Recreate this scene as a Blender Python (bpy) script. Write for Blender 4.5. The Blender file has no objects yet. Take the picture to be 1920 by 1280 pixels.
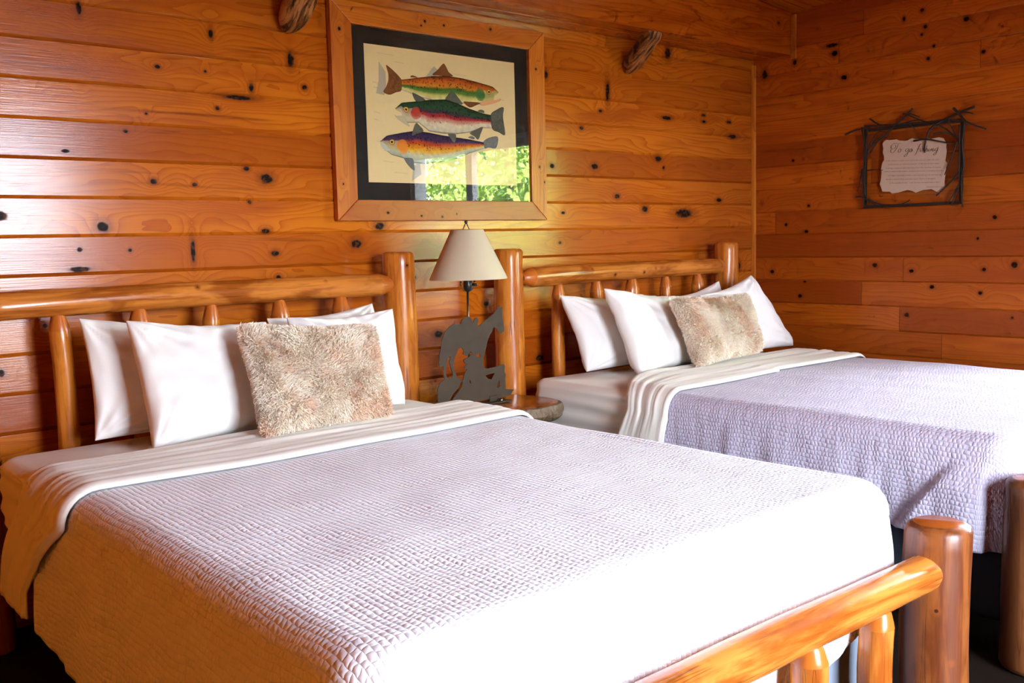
import bpy, bmesh, math, random
import numpy as np
from mathutils import Vector, Matrix, noise
random.seed(7)
C = bpy.context.scene.collection
SC = bpy.context.scene
# ---------------------------------------------------------------- camera, world, sun, portals, exposure
CAM = {"R":[0.7583490847913227,-0.6514028804180054,-0.024102966192749452],"U":[0.08377721894760395,0.060728605569549496,0.9946323009288323],"F":[0.6464426062548542,0.7562977745892842,-0.10062620419020023]}
cd = bpy.data.cameras.new('camera'); co = bpy.data.objects.new('camera', cd); C.objects.link(co)
cd.sensor_width = 36; cd.lens = 1838.3/1920*36; cd.clip_start = 0.02
_R, _U, _F = Vector(CAM['R']), Vector(CAM['U']), Vector(CAM['F'])
co.matrix_world = Matrix.Translation((0, -3.5, 1.25)) @ Matrix((_R, _U, -_F)).transposed().to_4x4()
SC.camera = co
SC.view_settings.view_transform = 'Standard'; SC.view_settings.look = 'None'
SC.view_settings.gamma = 1; SC.view_settings.use_curve_mapping = False
SC.view_settings.exposure = 0.90
W = bpy.data.worlds.new('sky'); SC.world = W; W.use_nodes = True
bg = W.node_tree.nodes['Background']; bg.inputs[0].default_value = (0.76, 0.86, 1.0, 1); bg.inputs[1].default_value = 26
sun = bpy.data.objects.new('sun', bpy.data.lights.new('sun', 'SUN')); C.objects.link(sun)
sun.data.energy = 110; sun.data.color = (1, .93, .8); sun.data.angle = .01
sun.rotation_euler = Vector((-0.55, 0.35, 0.75)).to_track_quat('Z', 'Y').to_euler()
def portal(name, loc, size, direction):
    l = bpy.data.lights.new(name, 'AREA'); l.shape = 'RECTANGLE'; l.size, l.size_y = size
    o = bpy.data.objects.new(name, l); C.objects.link(o); o.location = loc
    o.rotation_euler = Vector(direction).to_track_quat('-Z', 'Z').to_euler(); l.cycles.is_portal = True
WY0, WY1, WZ0, WZ1 = -3.52, -1.70, 0.862, 2.034       # opening in the right wall
DX0, DX1, DZ0, DZ1 = 1.05, 2.46, 0.05, 2.23            # glass door in the wall behind the camera
portal('window_portal', (5.03, (WY0+WY1)/2, (WZ0+WZ1)/2), (WY1-WY0, WZ1-WZ0), (-1, 0, 0))
portal('door_portal', ((DX0+DX1)/2, -4.94, (DZ0+DZ1)/2), (DX1-DX0, DZ1-DZ0), (0, 1, 0))
SC.cycles.use_denoising = True; SC.cycles.use_adaptive_sampling = True; SC.cycles.adaptive_threshold = .08; SC.cycles.adaptive_min_samples = 12
SC.cycles.max_bounces = 6; SC.cycles.diffuse_bounces = 4; SC.cycles.glossy_bounces = 3; SC.cycles.transmission_bounces = 2; SC.cycles.transparent_max_bounces = 8
SC.cycles.sample_clamp_indirect = 10; SC.cycles.caustics_reflective = False; SC.cycles.caustics_refractive = False

# ---------------------------------------------------------------- measured tables (metres)
KB = [[1.149,1.3371,0.0233,0.0201],[1.7722,1.5152,0.0291,0.0203],[1.757,1.3158,0.0201,0.0102],[1.5774,2.0356,0.0103,0.0172],[1.8979,1.9741,0.0161,0.0305],[1.6731,1.8131,0.0605,0.0098],[1.3344,1.4957,0.0134,0.0113],[1.4847,1.4874,0.0101,0.0077],[1.6908,1.5513,0.013,0.01],[1.6969,1.4253,0.0087,0.008],[1.5887,1.7681,0.0104,0.0078],[1.3223,1.7314,0.0057,0.0056],[1.2459,1.6663,0.0092,0.0073],[1.3723,1.8978,0.0115,0.0074],[1.549,1.8975,0.0061,0.0058],[1.7269,1.8547,0.0109,0.0178],[1.9528,1.8732,0.0118,0.0103],[2.2776,1.3301,0.0266,0.0178],[2.16,1.259,0.0282,0.0197],[1.7929,1.2289,0.0182,0.0124],[1.8016,1.1355,0.0114,0.0104],[1.0681,1.2602,0.0104,0.009],[1.2367,1.2544,0.0074,0.0075],[0.8308,1.374,0.0222,0.0171],[3.2721,1.6111,0.0176,0.0127],[3.5645,1.6176,0.0267,0.0159],[4.0458,1.6719,0.0302,0.0168],[3.7246,1.4712,0.0199,0.0136],[3.9358,1.4068,0.0253,0.0168],[3.3408,1.3867,0.0144,0.0078],[4.2542,1.3846,0.0779,0.0262],[4.1306,2.2296,0.0261,0.0305],[3.6645,1.9924,0.0155,0.0528],[4.1178,1.8913,0.0437,0.0112],[4.4294,1.9253,0.0188,0.0087],[4.4292,1.8903,0.0188,0.0087],[4.6603,1.9012,0.0198,0.009],[4.6949,1.8221,0.0401,0.0121],[3.6124,1.8939,0.0153,0.0079],[3.4751,1.802,0.0148,0.0104],[3.2422,2.0385,0.0138,0.0224],[2.8422,0.9721,0.019,0.0123],[2.5638,0.8536,0.0264,0.0166],[2.4451,1.1087,0.0112,0.0092],[3.1658,0.6891,0.028,0.0182],[1.4646,1.2471,0.0101,0.0467],[0.7952,0.8643,0.0127,0.0139],[0.9405,1.0091,0.01,0.0089],[4.5653,1.4601,0.0245,0.012],[3.3155,1.2418,0.0108,0.0078],[1.0637,1.1933,0.042,0.0109],[4.7492,1.0816,0.0205,0.028],[1.1158,2.0656,0.0104,0.0245],[1.0418,1.5902,0.0154,0.0071]]
KR = [[-1.0139,2.3606,0.0111,0.0105],[-1.0321,2.2764,0.0111,0.0105],[-1.238,2.2753,0.0156,0.0127],[-1.0489,2.1168,0.011,0.0105],[-1.3238,2.1072,0.0127,0.0101],[-1.078,2.1748,0.0082,0.0078],[-0.2703,1.672,0.0104,0.009],[-0.3718,1.4126,0.0102,0.0089],[-0.2264,1.3127,0.0106,0.0091],[-0.3592,1.2699,0.0137,0.009],[-1.3962,1.3144,0.0126,0.0103],[-0.9811,1.0515,0.0144,0.011],[-1.3514,1.0617,0.0103,0.0104],[-1.4942,1.0828,0.0172,0.0153],[-1.0905,0.9706,0.0139,0.0109],[-1.3361,0.9463,0.0104,0.0105],[-0.959,0.8231,0.0145,0.0112],[-1.4911,0.8291,0.0074,0.0077],[-1.3168,1.2132,0.0078,0.0078],[-0.5268,2.2253,0.0192,0.017],[-0.5856,2.0898,0.019,0.0141],[-0.2776,2.2149,0.0138,0.0146],[-0.7757,1.0815,0.0153,0.0114],[-0.3201,0.9043,0.0139,0.0122],[-0.1337,1.043,0.0146,0.0124],[-0.9188,2.3336,0.0086,0.0133],[-1.0134,2.2405,0.0084,0.0079],[-0.0797,2.1756,0.0181,0.0271],[-0.5103,2.2703,0.0385,0.0113]]
FISH = {"A":{"top":[[2.9211,1.9356],[2.9073,1.9451],[2.8686,1.9525],[2.7923,1.963],[2.7177,1.971],[2.6373,1.9741],[2.5584,1.9671],[2.4673,1.9512],[2.426,1.9432],[2.3886,1.9366]],"bot":[[2.8983,1.9089],[2.888,1.8833],[2.8502,1.8671],[2.7888,1.8656],[2.7137,1.8626],[2.633,1.8613],[2.5543,1.863],[2.4641,1.8757],[2.4237,1.8891],[2.3869,1.8961]],"tail":[[2.3921,1.9386],[2.3214,1.9901],[2.3267,1.9626],[2.3266,1.9302],[2.3142,1.9021],[2.3002,1.8805],[2.3293,1.8708],[2.3629,1.8833],[2.3902,1.8942]],"fins":[[[2.5571,1.9703],[2.5807,1.9943],[2.6126,2.0238],[2.6259,2.0155],[2.6416,1.9915],[2.6605,1.975]],[[2.4399,1.951],[2.4436,1.959],[2.4573,1.9592],[2.4756,1.953]],[[2.7215,1.8724],[2.7505,1.8484],[2.7886,1.8598],[2.812,1.8731]]],"jaw":[[2.8742,1.8894],[2.9055,1.8917],[2.931,1.8996],[2.9291,1.8905],[2.8933,1.876],[2.8269,1.8613],[2.812,1.8731]]},"B":{"top":[[2.3558,1.8249],[2.3676,1.8356],[2.3947,1.8435],[2.4632,1.8535],[2.5332,1.8653],[2.619,1.8734],[2.6768,1.8634],[2.7503,1.8426],[2.8257,1.8272],[2.8782,1.8224]],"bot":[[2.3863,1.804],[2.3921,1.7824],[2.4115,1.7615],[2.4734,1.7652],[2.5278,1.7313],[2.5988,1.726],[2.6717,1.7269],[2.7465,1.7384],[2.8157,1.762],[2.8793,1.7644]],"tail":[[2.8719,1.8232],[2.904,1.8472],[2.948,1.8621],[2.9442,1.8171],[2.9536,1.7409],[2.9165,1.7486],[2.8777,1.7631]],"fins":[[[2.6204,1.8729],[2.6342,1.8944],[2.6566,1.911],[2.6887,1.8872],[2.7121,1.859],[2.6767,1.8622]],[[2.463,1.7646],[2.4409,1.7299],[2.4366,1.7086],[2.4576,1.7169],[2.4964,1.7329]],[[2.6278,1.7275],[2.6416,1.7064],[2.6629,1.6902],[2.6701,1.7251]],[[2.7503,1.7386],[2.7761,1.7218],[2.7948,1.7104],[2.8111,1.7383],[2.8197,1.7669]],[[2.7969,1.8341],[2.8147,1.8429],[2.8338,1.8383],[2.8296,1.8287]],[[2.4455,1.8898],[2.4632,1.8535],[2.5107,1.8625],[2.4849,1.8773]]],"jaw":[[2.3491,1.7928],[2.3587,1.7858],[2.3924,1.7879],[2.4118,1.767],[2.4245,1.7468],[2.3912,1.7603],[2.3617,1.7777]]},"C":{"top":[[2.2752,1.6857],[2.2888,1.6972],[2.3221,1.7055],[2.3895,1.7194],[2.4581,1.7309],[2.5276,1.7262],[2.5986,1.7185],[2.6712,1.7136],[2.7454,1.7086],[2.8305,1.6991]],"bot":[[2.2875,1.6673],[2.2964,1.6459],[2.3285,1.6253],[2.385,1.6136],[2.4387,1.5949],[2.5012,1.5925],[2.5941,1.6041],[2.6677,1.6199],[2.7432,1.6472],[2.8319,1.6732]],"tail":[[2.8251,1.7013],[2.8607,1.7219],[2.9103,1.7268],[2.8984,1.6784],[2.8553,1.6778],[2.8319,1.6732]],"fins":[[[2.3918,1.615],[2.4142,1.5813],[2.443,1.5637],[2.442,1.5905],[2.434,1.6137]],[[2.7382,1.7158],[2.7573,1.7238],[2.776,1.7177],[2.7681,1.7097]],[[2.7966,1.6552],[2.8378,1.6201],[2.8336,1.6567]]],"jaw":[[2.2762,1.6776],[2.3006,1.6679],[2.3164,1.6522],[2.3259,1.6416],[2.2994,1.6405],[2.2806,1.6588]]}}
FIG = [[[2.6254,0.9885],[2.6293,0.9777],[2.6429,0.9809],[2.6412,0.96],[2.6431,0.9303],[2.651,0.8891],[2.6491,0.8763],[2.631,0.8695],[2.617,0.8799],[2.6079,0.8931],[2.5939,0.9],[2.5884,0.892],[2.5842,0.8795],[2.5755,0.8747],[2.5615,0.852],[2.546,0.8094],[2.5356,0.7811],[2.5305,0.767],[2.5287,0.7423],[2.5502,0.7284],[2.5858,0.7314],[2.6146,0.7347],[2.6412,0.7395],[2.6483,0.7325],[2.6455,0.7074],[2.6529,0.6946],[2.6493,0.6733],[2.6499,0.6321],[2.6947,0.6253],[2.6861,0.6165],[2.6758,0.6038],[2.6294,0.6008],[2.5341,0.6006],[2.4414,0.5989],[2.3738,0.6009],[2.3532,0.6079],[2.3805,0.6346],[2.4158,0.6665],[2.4229,0.6888],[2.4113,0.6908],[2.4023,0.668],[2.371,0.643],[2.3458,0.6117],[2.2936,0.6211],[2.2938,0.6699],[2.307,0.696],[2.3302,0.7076],[2.3258,0.7301],[2.3244,0.7629],[2.3052,0.7613],[2.3051,0.7817],[2.3099,0.7919],[2.307,0.8062],[2.3147,0.8266],[2.3221,0.8612],[2.3389,0.8986],[2.3638,0.9196],[2.3915,0.9286],[2.4182,0.9245],[2.4268,0.9396],[2.4416,0.9503],[2.4589,0.9527],[2.4758,0.9441],[2.4843,0.9262],[2.4902,0.9373],[2.4951,0.9456],[2.5053,0.9471],[2.5118,0.9358],[2.5064,0.9145],[2.5122,0.9083],[2.5455,0.9298],[2.5934,0.9557],[2.6121,0.9758]],[[2.3548,0.7989],[2.3621,0.7947],[2.3561,0.776],[2.3723,0.7252],[2.3674,0.7121],[2.3435,0.7129],[2.3355,0.7326],[2.3441,0.7744]],[[2.4047,0.8264],[2.4227,0.8277],[2.4312,0.8154],[2.428,0.8013],[2.4417,0.7929],[2.454,0.7924],[2.4537,0.786],[2.4354,0.7827],[2.4288,0.7747],[2.4347,0.7626],[2.4463,0.7578],[2.4315,0.7492],[2.4312,0.7406],[2.4456,0.7373],[2.4332,0.7223],[2.4264,0.7086],[2.4221,0.691],[2.3936,0.7114],[2.3842,0.7347],[2.3754,0.7599],[2.3836,0.7883],[2.3951,0.8087]],[[2.4967,0.7957],[2.5156,0.7947],[2.5151,0.7809],[2.4963,0.7834]],[[2.5399,0.7015],[2.5926,0.7073],[2.5737,0.6816],[2.5559,0.6865]],[[2.6012,0.6489],[2.6164,0.6751],[2.6174,0.647],[2.6043,0.6418]],[[2.4576,0.6907],[2.4613,0.6922],[2.4628,0.6829],[2.4681,0.6769],[2.4598,0.6781]],[[2.4542,0.7989],[2.4673,0.8078],[2.4752,0.7995],[2.4621,0.7917],[2.4573,0.7856],[2.4547,0.788]]]
TWIGS = [[2.2,[[-0.7579,1.8508],[-0.7934,1.8247],[-0.8364,1.8079],[-0.9048,1.8042],[-0.9871,1.8018]]],[2.4,[[-0.6202,1.7813],[-0.6678,1.7953],[-0.7286,1.8027],[-0.7667,1.8028]]],[2.4,[[-0.7339,1.8151],[-0.9048,1.8032],[-1.0773,1.7984],[-1.1746,1.7983],[-1.26,1.7835]]],[3.2,[[-1.2068,1.8526],[-1.2406,1.8141],[-1.2695,1.7788],[-1.3162,1.7556],[-1.369,1.7343]]],[2.2,[[-1.245,1.8274],[-1.2684,1.8248],[-1.2987,1.8159]]],[2.6,[[-0.9959,1.8749],[-0.9508,1.8321],[-0.9048,1.8032],[-0.8373,1.7465],[-0.7627,1.6989],[-0.7481,1.6503]]],[2,[[-0.9454,1.8519],[-0.9863,1.8473],[-1.0345,1.8277]]],[1.8,[[-0.9762,1.8437],[-1.0523,1.8067],[-1.0973,1.7831]]],[3,[[-1.304,1.8471],[-1.245,1.8297],[-1.1649,1.804],[-1.1072,1.7773],[-1.0806,1.7517],[-1.0689,1.7197],[-1.0597,1.6825],[-1.0613,1.649]]],[2.2,[[-1.0039,1.7124],[-1.069,1.7149],[-1.1283,1.6999],[-1.1865,1.6852],[-1.2294,1.6813]]],[1.8,[[-1.1055,1.7374],[-1.142,1.7409],[-1.1856,1.7296],[-1.2242,1.705],[-1.2364,1.6853]]],[1.7,[[-1.2293,1.686],[-1.207,1.6228],[-1.1842,1.5685],[-1.1706,1.5295]]],[1.8,[[-1.1071,1.782],[-1.1561,1.7629],[-1.2,1.7259],[-1.2337,1.6995]]],[2.6,[[-1.2601,1.5722],[-1.228,1.528],[-1.1813,1.4794],[-1.1263,1.4303]]],[2.2,[[-1.2433,1.4804],[-1.2112,1.426],[-1.1832,1.3849]]],[1.8,[[-1.239,1.4619],[-1.2209,1.4161],[-1.2074,1.3791]]],[2,[[-0.6832,1.4479],[-0.7166,1.4462],[-0.7721,1.4133],[-0.8374,1.3829]]],[2,[[-0.7333,1.4403],[-0.8264,1.4008],[-0.9115,1.3921],[-0.9633,1.4045],[-0.9887,1.4179]]],[2.4,[[-0.7203,1.8075],[-0.7351,1.7213],[-0.7337,1.6214],[-0.7278,1.5213],[-0.7367,1.3947]]],[2,[[-0.7533,1.7942],[-0.7443,1.6456],[-0.7439,1.47],[-0.7722,1.4082]]],[1.9,[[-0.7175,1.5924],[-0.71,1.5325],[-0.6968,1.4776]]],[1.4,[[-0.7534,1.5824],[-0.7968,1.5843],[-0.8399,1.5763]]],[2.8,[[-1.2647,1.7839],[-1.2531,1.6746],[-1.2636,1.5812],[-1.2525,1.4891],[-1.2609,1.3674]]],[2.2,[[-1.2417,1.768],[-1.2424,1.6292],[-1.2431,1.4897]]],[1.8,[[-0.7571,1.7094],[-0.7837,1.7516],[-0.8155,1.7781],[-0.8635,1.766]]],[1.6,[[-0.7787,1.7223],[-0.8107,1.7391],[-0.8424,1.7607]]],[1.8,[[-0.9256,1.801],[-0.9769,1.8005],[-1.013,1.768]]],[1.6,[[-1.1841,1.8019],[-1.1894,1.7781],[-1.224,1.7143]]],[1.6,[[-0.7631,1.669],[-0.8214,1.7431],[-0.8639,1.7391]]],[2,[[-0.9049,1.7983],[-1.0272,1.8142],[-1.0973,1.7831],[-1.1744,1.8076]]]]
PAPER = [[-0.826,1.7142],[-0.8372,1.7267],[-0.85,1.7336],[-0.8645,1.7292],[-0.8838,1.7298],[-0.9044,1.7302],[-0.9188,1.7218],[-0.9441,1.7183],[-0.9629,1.7183],[-0.9752,1.7242],[-0.9891,1.7276],[-1.0062,1.7207],[-1.0369,1.7207],[-1.0672,1.7219],[-1.0854,1.715],[-1.1064,1.7171],[-1.1271,1.7191],[-1.151,1.7117],[-1.1571,1.7],[-1.1655,1.6887],[-1.1642,1.6665],[-1.1682,1.6462],[-1.1651,1.6236],[-1.1615,1.601],[-1.1711,1.5888],[-1.1662,1.572],[-1.1648,1.5549],[-1.1635,1.532],[-1.1599,1.5035],[-1.1611,1.4747],[-1.1473,1.4582],[-1.1326,1.446],[-1.1145,1.4542],[-1.0933,1.4661],[-1.0721,1.4638],[-1.0539,1.464],[-1.0295,1.4574],[-1.011,1.4519],[-0.9923,1.4624],[-0.9672,1.4682],[-0.9421,1.4636],[-0.9168,1.4566],[-0.8817,1.4543],[-0.8725,1.4644],[-0.8525,1.4655],[-0.8296,1.4679],[-0.8228,1.4883],[-0.814,1.507],[-0.8206,1.5308],[-0.8237,1.5639],[-0.8207,1.5852],[-0.8268,1.6149],[-0.8376,1.6306],[-0.836,1.6503],[-0.8283,1.669],[-0.8329,1.6896]]
SCRIPT = [[[-0.8866,1.7111],[-0.9,1.7099],[-0.9128,1.707],[-0.9285,1.7085]],[[-0.9153,1.7073],[-0.9092,1.6919],[-0.898,1.675],[-0.8855,1.6627],[-0.8752,1.665],[-0.8718,1.6758],[-0.8781,1.6821]],[[-0.9,1.7111],[-0.8848,1.7071],[-0.8747,1.6973],[-0.8755,1.6865],[-0.8871,1.6825],[-0.8972,1.6876],[-0.9015,1.6979],[-0.8938,1.7027]],[[-0.9227,1.6812],[-0.9158,1.675],[-0.9141,1.6653],[-0.9198,1.6619],[-0.9276,1.668],[-0.9281,1.6778],[-0.9227,1.6812]],[[-0.9714,1.6776],[-0.9605,1.677],[-0.9537,1.6688],[-0.956,1.6627],[-0.9638,1.665],[-0.9729,1.6768]],[[-0.9735,1.678],[-0.967,1.6573],[-0.9595,1.6432],[-0.9502,1.6375],[-0.9469,1.6428],[-0.9577,1.6522],[-0.9732,1.6627]],[[-0.9854,1.6769],[-0.9777,1.6711],[-0.9757,1.6619],[-0.9801,1.6586],[-0.9881,1.665],[-0.9885,1.6737],[-0.9847,1.677]],[[-1.0374,1.6907],[-1.0327,1.6955],[-1.0268,1.6873],[-1.0194,1.6705],[-1.0091,1.648],[-1.0015,1.6404]],[[-1.0133,1.6704],[-1.0317,1.6717]],[[-1.0347,1.6715],[-1.0304,1.6593],[-1.035,1.6575],[-1.0416,1.6642]],[[-1.037,1.6812],[-1.0382,1.6799]],[[-1.0515,1.6721],[-1.0454,1.6706],[-1.0495,1.6635],[-1.0487,1.6578],[-1.0417,1.6575]],[[-1.0679,1.6866],[-1.0636,1.6725],[-1.0579,1.6555]],[[-1.0587,1.6598],[-1.0652,1.6688],[-1.0689,1.6662],[-1.066,1.6554],[-1.0721,1.6578]],[[-1.0788,1.6682],[-1.0739,1.6565],[-1.0776,1.6545],[-1.0835,1.6597]],[[-1.0816,1.679],[-1.0828,1.6777]],[[-1.09,1.6673],[-1.0851,1.6547]],[[-1.0859,1.6575],[-1.0939,1.6664],[-1.099,1.6648],[-1.0956,1.6547],[-1.1001,1.6531],[-1.1045,1.6574]],[[-1.1223,1.6668],[-1.1119,1.6654],[-1.1069,1.6577],[-1.1106,1.6534],[-1.118,1.6576],[-1.1246,1.6671]],[[-1.1257,1.6734],[-1.1195,1.6532],[-1.1124,1.638],[-1.1035,1.6329],[-1.1013,1.6374],[-1.1107,1.6467],[-1.1225,1.6544]]]
LINES = [[-0.8419,1.6252,-1.1294,1.6092],[-0.86,1.6049,-1.1357,1.5906],[-0.849,1.5862,-1.1405,1.5716],[-0.8395,1.5703,-1.1542,1.5533],[-0.8609,1.5487,-1.1413,1.5341],[-0.8483,1.5291,-1.1133,1.5166],[-0.868,1.5092,-1.139,1.4976],[-1.0688,1.4771,-1.1529,1.4743]]
SLAB = [[2.8304,-0.2991],[2.8493,-0.3894],[2.8331,-0.4808],[2.7678,-0.5532],[2.6681,-0.5796],[2.5749,-0.5699],[2.494,-0.5717]]
ZB, PB = 1.4307, 0.12881      # a board joint and the board pitch of the long wall
ZR, PR = 2.1643, 0.13020      # the same on the right wall
XR, YB, XL = 4.89, -4.80, -0.90
# ---------------------------------------------------------------- helpers
def kind(o, k='structure'): o['kind'] = k; return o
def tag(o, label, cat, group=None):
    o['label'] = label; o['category'] = cat
    if group: o['group'] = group
    return o
def thing(name, label, cat, loc=(0, 0, 0), group=None):
    o = bpy.data.objects.new(name, None); C.objects.link(o); o.location = loc; o.empty_display_size = .1
    return tag(o, label, cat, group)
def put(o, parent):
    if parent is not None:
        o.parent = parent
        m = Matrix.Identity(4); p = parent
        chain = []
        while p is not None: chain.append(p); p = p.parent
        for p in reversed(chain): m = m @ p.matrix_parent_inverse @ p.matrix_basis
        o.matrix_parent_inverse = m.inverted()
    return o
def mesh_obj(name, verts, faces, mats, parent=None, smooth=True, midx=None, uvs=None, cols=None, autos=None):
    me = bpy.data.meshes.new(name); me.from_pydata([tuple(v) for v in verts], [], faces); me.update()
    if not isinstance(mats, (list, tuple)): mats = [mats]
    for m in mats: me.materials.append(m)
    if midx is not None: me.polygons.foreach_set('material_index', midx)
    me.polygons.foreach_set('use_smooth', [bool(smooth)]*len(me.polygons))
    if uvs is not None:
        uv = me.uv_layers.new(name='UVMap'); li = np.zeros(len(me.loops), dtype=np.int32); me.loops.foreach_get('vertex_index', li)
        uv.data.foreach_set('uv', np.asarray(uvs, dtype=np.float32)[li].ravel())
    if cols is not None:
        ca = me.color_attributes.new('pattern', 'FLOAT_COLOR', 'POINT'); ca.data.foreach_set('color', np.asarray(cols, dtype=np.float32).ravel())
    o = bpy.data.objects.new(name, me); C.objects.link(o)
    if autos is not None: me.set_sharp_from_angle(angle=autos)
    return put(o, parent)
class MB:
    def __init__(s): s.v = []; s.f = []; s.m = []
    def add(s, v, f, m=0):
        n = len(s.v); s.v += [tuple(p) for p in v]; s.f += [tuple(i+n for i in q) for q in f]; s.m += [m]*len(f); return s
    def box(s, a, b, m=0):
        x0, y0, z0 = (min(p, q) for p, q in zip(a, b)); x1, y1, z1 = (max(p, q) for p, q in zip(a, b))
        return s.add([(x0,y0,z0),(x1,y0,z0),(x1,y1,z0),(x0,y1,z0),(x0,y0,z1),(x1,y0,z1),(x1,y1,z1),(x0,y1,z1)],
                     [(0,3,2,1),(4,5,6,7),(0,1,5,4),(1,2,6,5),(2,3,7,6),(3,0,4,7)], m)
    def tube(s, pts, r, n=8, m=0, taper=1.0, rfun=None):
        pts = [Vector(p) for p in pts]; N = len(pts); vs = []; fs = []
        t0 = (pts[1]-pts[0]).normalized(); up = Vector((0, 0, 1)) if abs(t0.z) < .9 else Vector((1, 0, 0))
        a = t0.cross(up).normalized()
        for i, p in enumerate(pts):
            t = (pts[min(i+1, N-1)]-pts[max(i-1, 0)]).normalized(); a = (a - t*a.dot(t)).normalized(); b = t.cross(a)
            rr = r*(1+(taper-1)*i/(N-1)) if rfun is None else rfun(i/(N-1))*r
            for k in range(n):
                th = 2*math.pi*k/n; vs.append(p + a*rr*math.cos(th) + b*rr*math.sin(th))
        for i in range(N-1):
            for k in range(n):
                k2 = (k+1) % n; fs.append((i*n+k, i*n+k2, (i+1)*n+k2, (i+1)*n+k))
        fs.append(tuple(reversed(range(n)))); fs.append(tuple((N-1)*n+k for k in range(n)))
        return s.add(vs, fs, m)
    def lathe(s, prof, c=(0, 0, 0), n=24, m=0):   # prof: (r, z)
        vs = [(c[0]+r*math.cos(2*math.pi*k/n), c[1]+r*math.sin(2*math.pi*k/n), c[2]+z) for r, z in prof for k in range(n)]
        fs = [(i*n+k, i*n+(k+1) % n, (i+1)*n+(k+1) % n, (i+1)*n+k) for i in range(len(prof)-1) for k in range(n)]
        return s.add(vs, fs, m)
    def obj(s, name, mats, parent=None, smooth=False, autos=None, bevel=0):
        o = mesh_obj(name, s.v, s.f, mats, parent, smooth or autos is not None, s.m, autos=autos)
        if bevel:
            b = o.modifiers.new('bevel', 'BEVEL'); b.width = bevel; b.segments = 2; b.limit_method = 'ANGLE'
        return o

# ---------------------------------------------------------------- material nodes
class NT:
    def __init__(s, name):
        s.m = bpy.data.materials.new(name); s.m.use_nodes = True; s.t = s.m.node_tree; s.b = s.t.nodes['Principled BSDF']
    def n(s, typ, **kw):
        nd = s.t.nodes.new(typ)
        for k, v in kw.items(): setattr(nd, k, v)
        return nd
    def lk(s, a, b): s.t.links.new(a, b)
    def set(s, sock, v):
        if hasattr(v, 'is_output') or isinstance(v, bpy.types.NodeSocket): s.lk(v, sock)
        elif v is not None: sock.default_value = v
    def math(s, op, a, b=None, c=None, clamp=False):
        nd = s.n('ShaderNodeMath', operation=op, use_clamp=clamp)
        for i, v in enumerate((a, b, c)): s.set(nd.inputs[i], v) if v is not None else None
        return nd.outputs[0]
    def vec(s, x, y, z):
        nd = s.n('ShaderNodeCombineXYZ'); [s.set(nd.inputs[i], v) for i, v in enumerate((x, y, z))]; return nd.outputs[0]
    def vmath(s, op, a, b=None, out=0):
        nd = s.n('ShaderNodeVectorMath', operation=op); s.set(nd.inputs[0], a)
        if b is not None: s.set(nd.inputs[1], b)
        return nd.outputs[out]
    def sep(s, v):
        nd = s.n('ShaderNodeSeparateXYZ'); s.lk(v, nd.inputs[0]); return nd.outputs
    def noise(s, v, scale, detail=2, rough=.5, dist=0, out=0):
        nd = s.n('ShaderNodeTexNoise'); s.lk(v, nd.inputs['Vector']); nd.inputs['Scale'].default_value = scale
        nd.inputs['Detail'].default_value = detail; nd.inputs['Roughness'].default_value = rough; nd.inputs['Distortion'].default_value = dist
        return nd.outputs[out]
    def ramp(s, f, stops, interp='LINEAR'):
        nd = s.n('ShaderNodeValToRGB'); s.lk(f, nd.inputs[0]); e = nd.color_ramp.elements; nd.color_ramp.interpolation = interp
        while len(e) < len(stops): e.new(1)
        for el, (p, c) in zip(e, stops): el.position = p; el.color = c if len(c) == 4 else (*c, 1)
        return nd.outputs[0]
    def map(s, v, a, b, c=0., d=1.):
        nd = s.n('ShaderNodeMapRange', interpolation_type='SMOOTHSTEP'); s.lk(v, nd.inputs[0])
        for i, x in enumerate((a, b, c, d)): nd.inputs[i+1].default_value = x
        return nd.outputs[0]
    def mix(s, f, a, b, mode='MIX'):
        nd = s.n('ShaderNodeMix', data_type='RGBA', blend_type=mode)
        s.set(nd.inputs[0], f)
        for i, v in ((6, a), (7, b)): s.set(nd.inputs[i], (*v, 1) if isinstance(v, tuple) and len(v) == 3 else v)
        return nd.outputs[2]
    def coords(s, kind='Object'): return s.n('ShaderNodeTexCoord').outputs[kind]
    def bump(s, h, strength=.5, dist=.01, normal=None):
        nd = s.n('ShaderNodeBump'); nd.inputs['Strength'].default_value = strength; nd.inputs['Distance'].default_value = dist
        s.lk(h, nd.inputs['Height'])
        if normal is not None: s.lk(normal, nd.inputs['Normal'])
        s.lk(nd.outputs[0], s.b.inputs['Normal']); return nd.outputs[0]
    def fin(s, color=None, rough=.5, spec=.5, metal=0, coat=0, coat_rough=.1):
        if color is not None: s.set(s.b.inputs['Base Color'], (*color, 1) if isinstance(color, tuple) and len(color) == 3 else color)
        s.set(s.b.inputs['Roughness'], rough); s.b.inputs['Specular IOR Level'].default_value = spec
        s.b.inputs['Metallic'].default_value = metal; s.b.inputs['Coat Weight'].default_value = coat; s.b.inputs['Coat Roughness'].default_value = coat_rough
        return s.m
def plain(name, color, rough=.5, spec=.5, metal=0): return NT(name).fin(color, rough, spec, metal)

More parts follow.
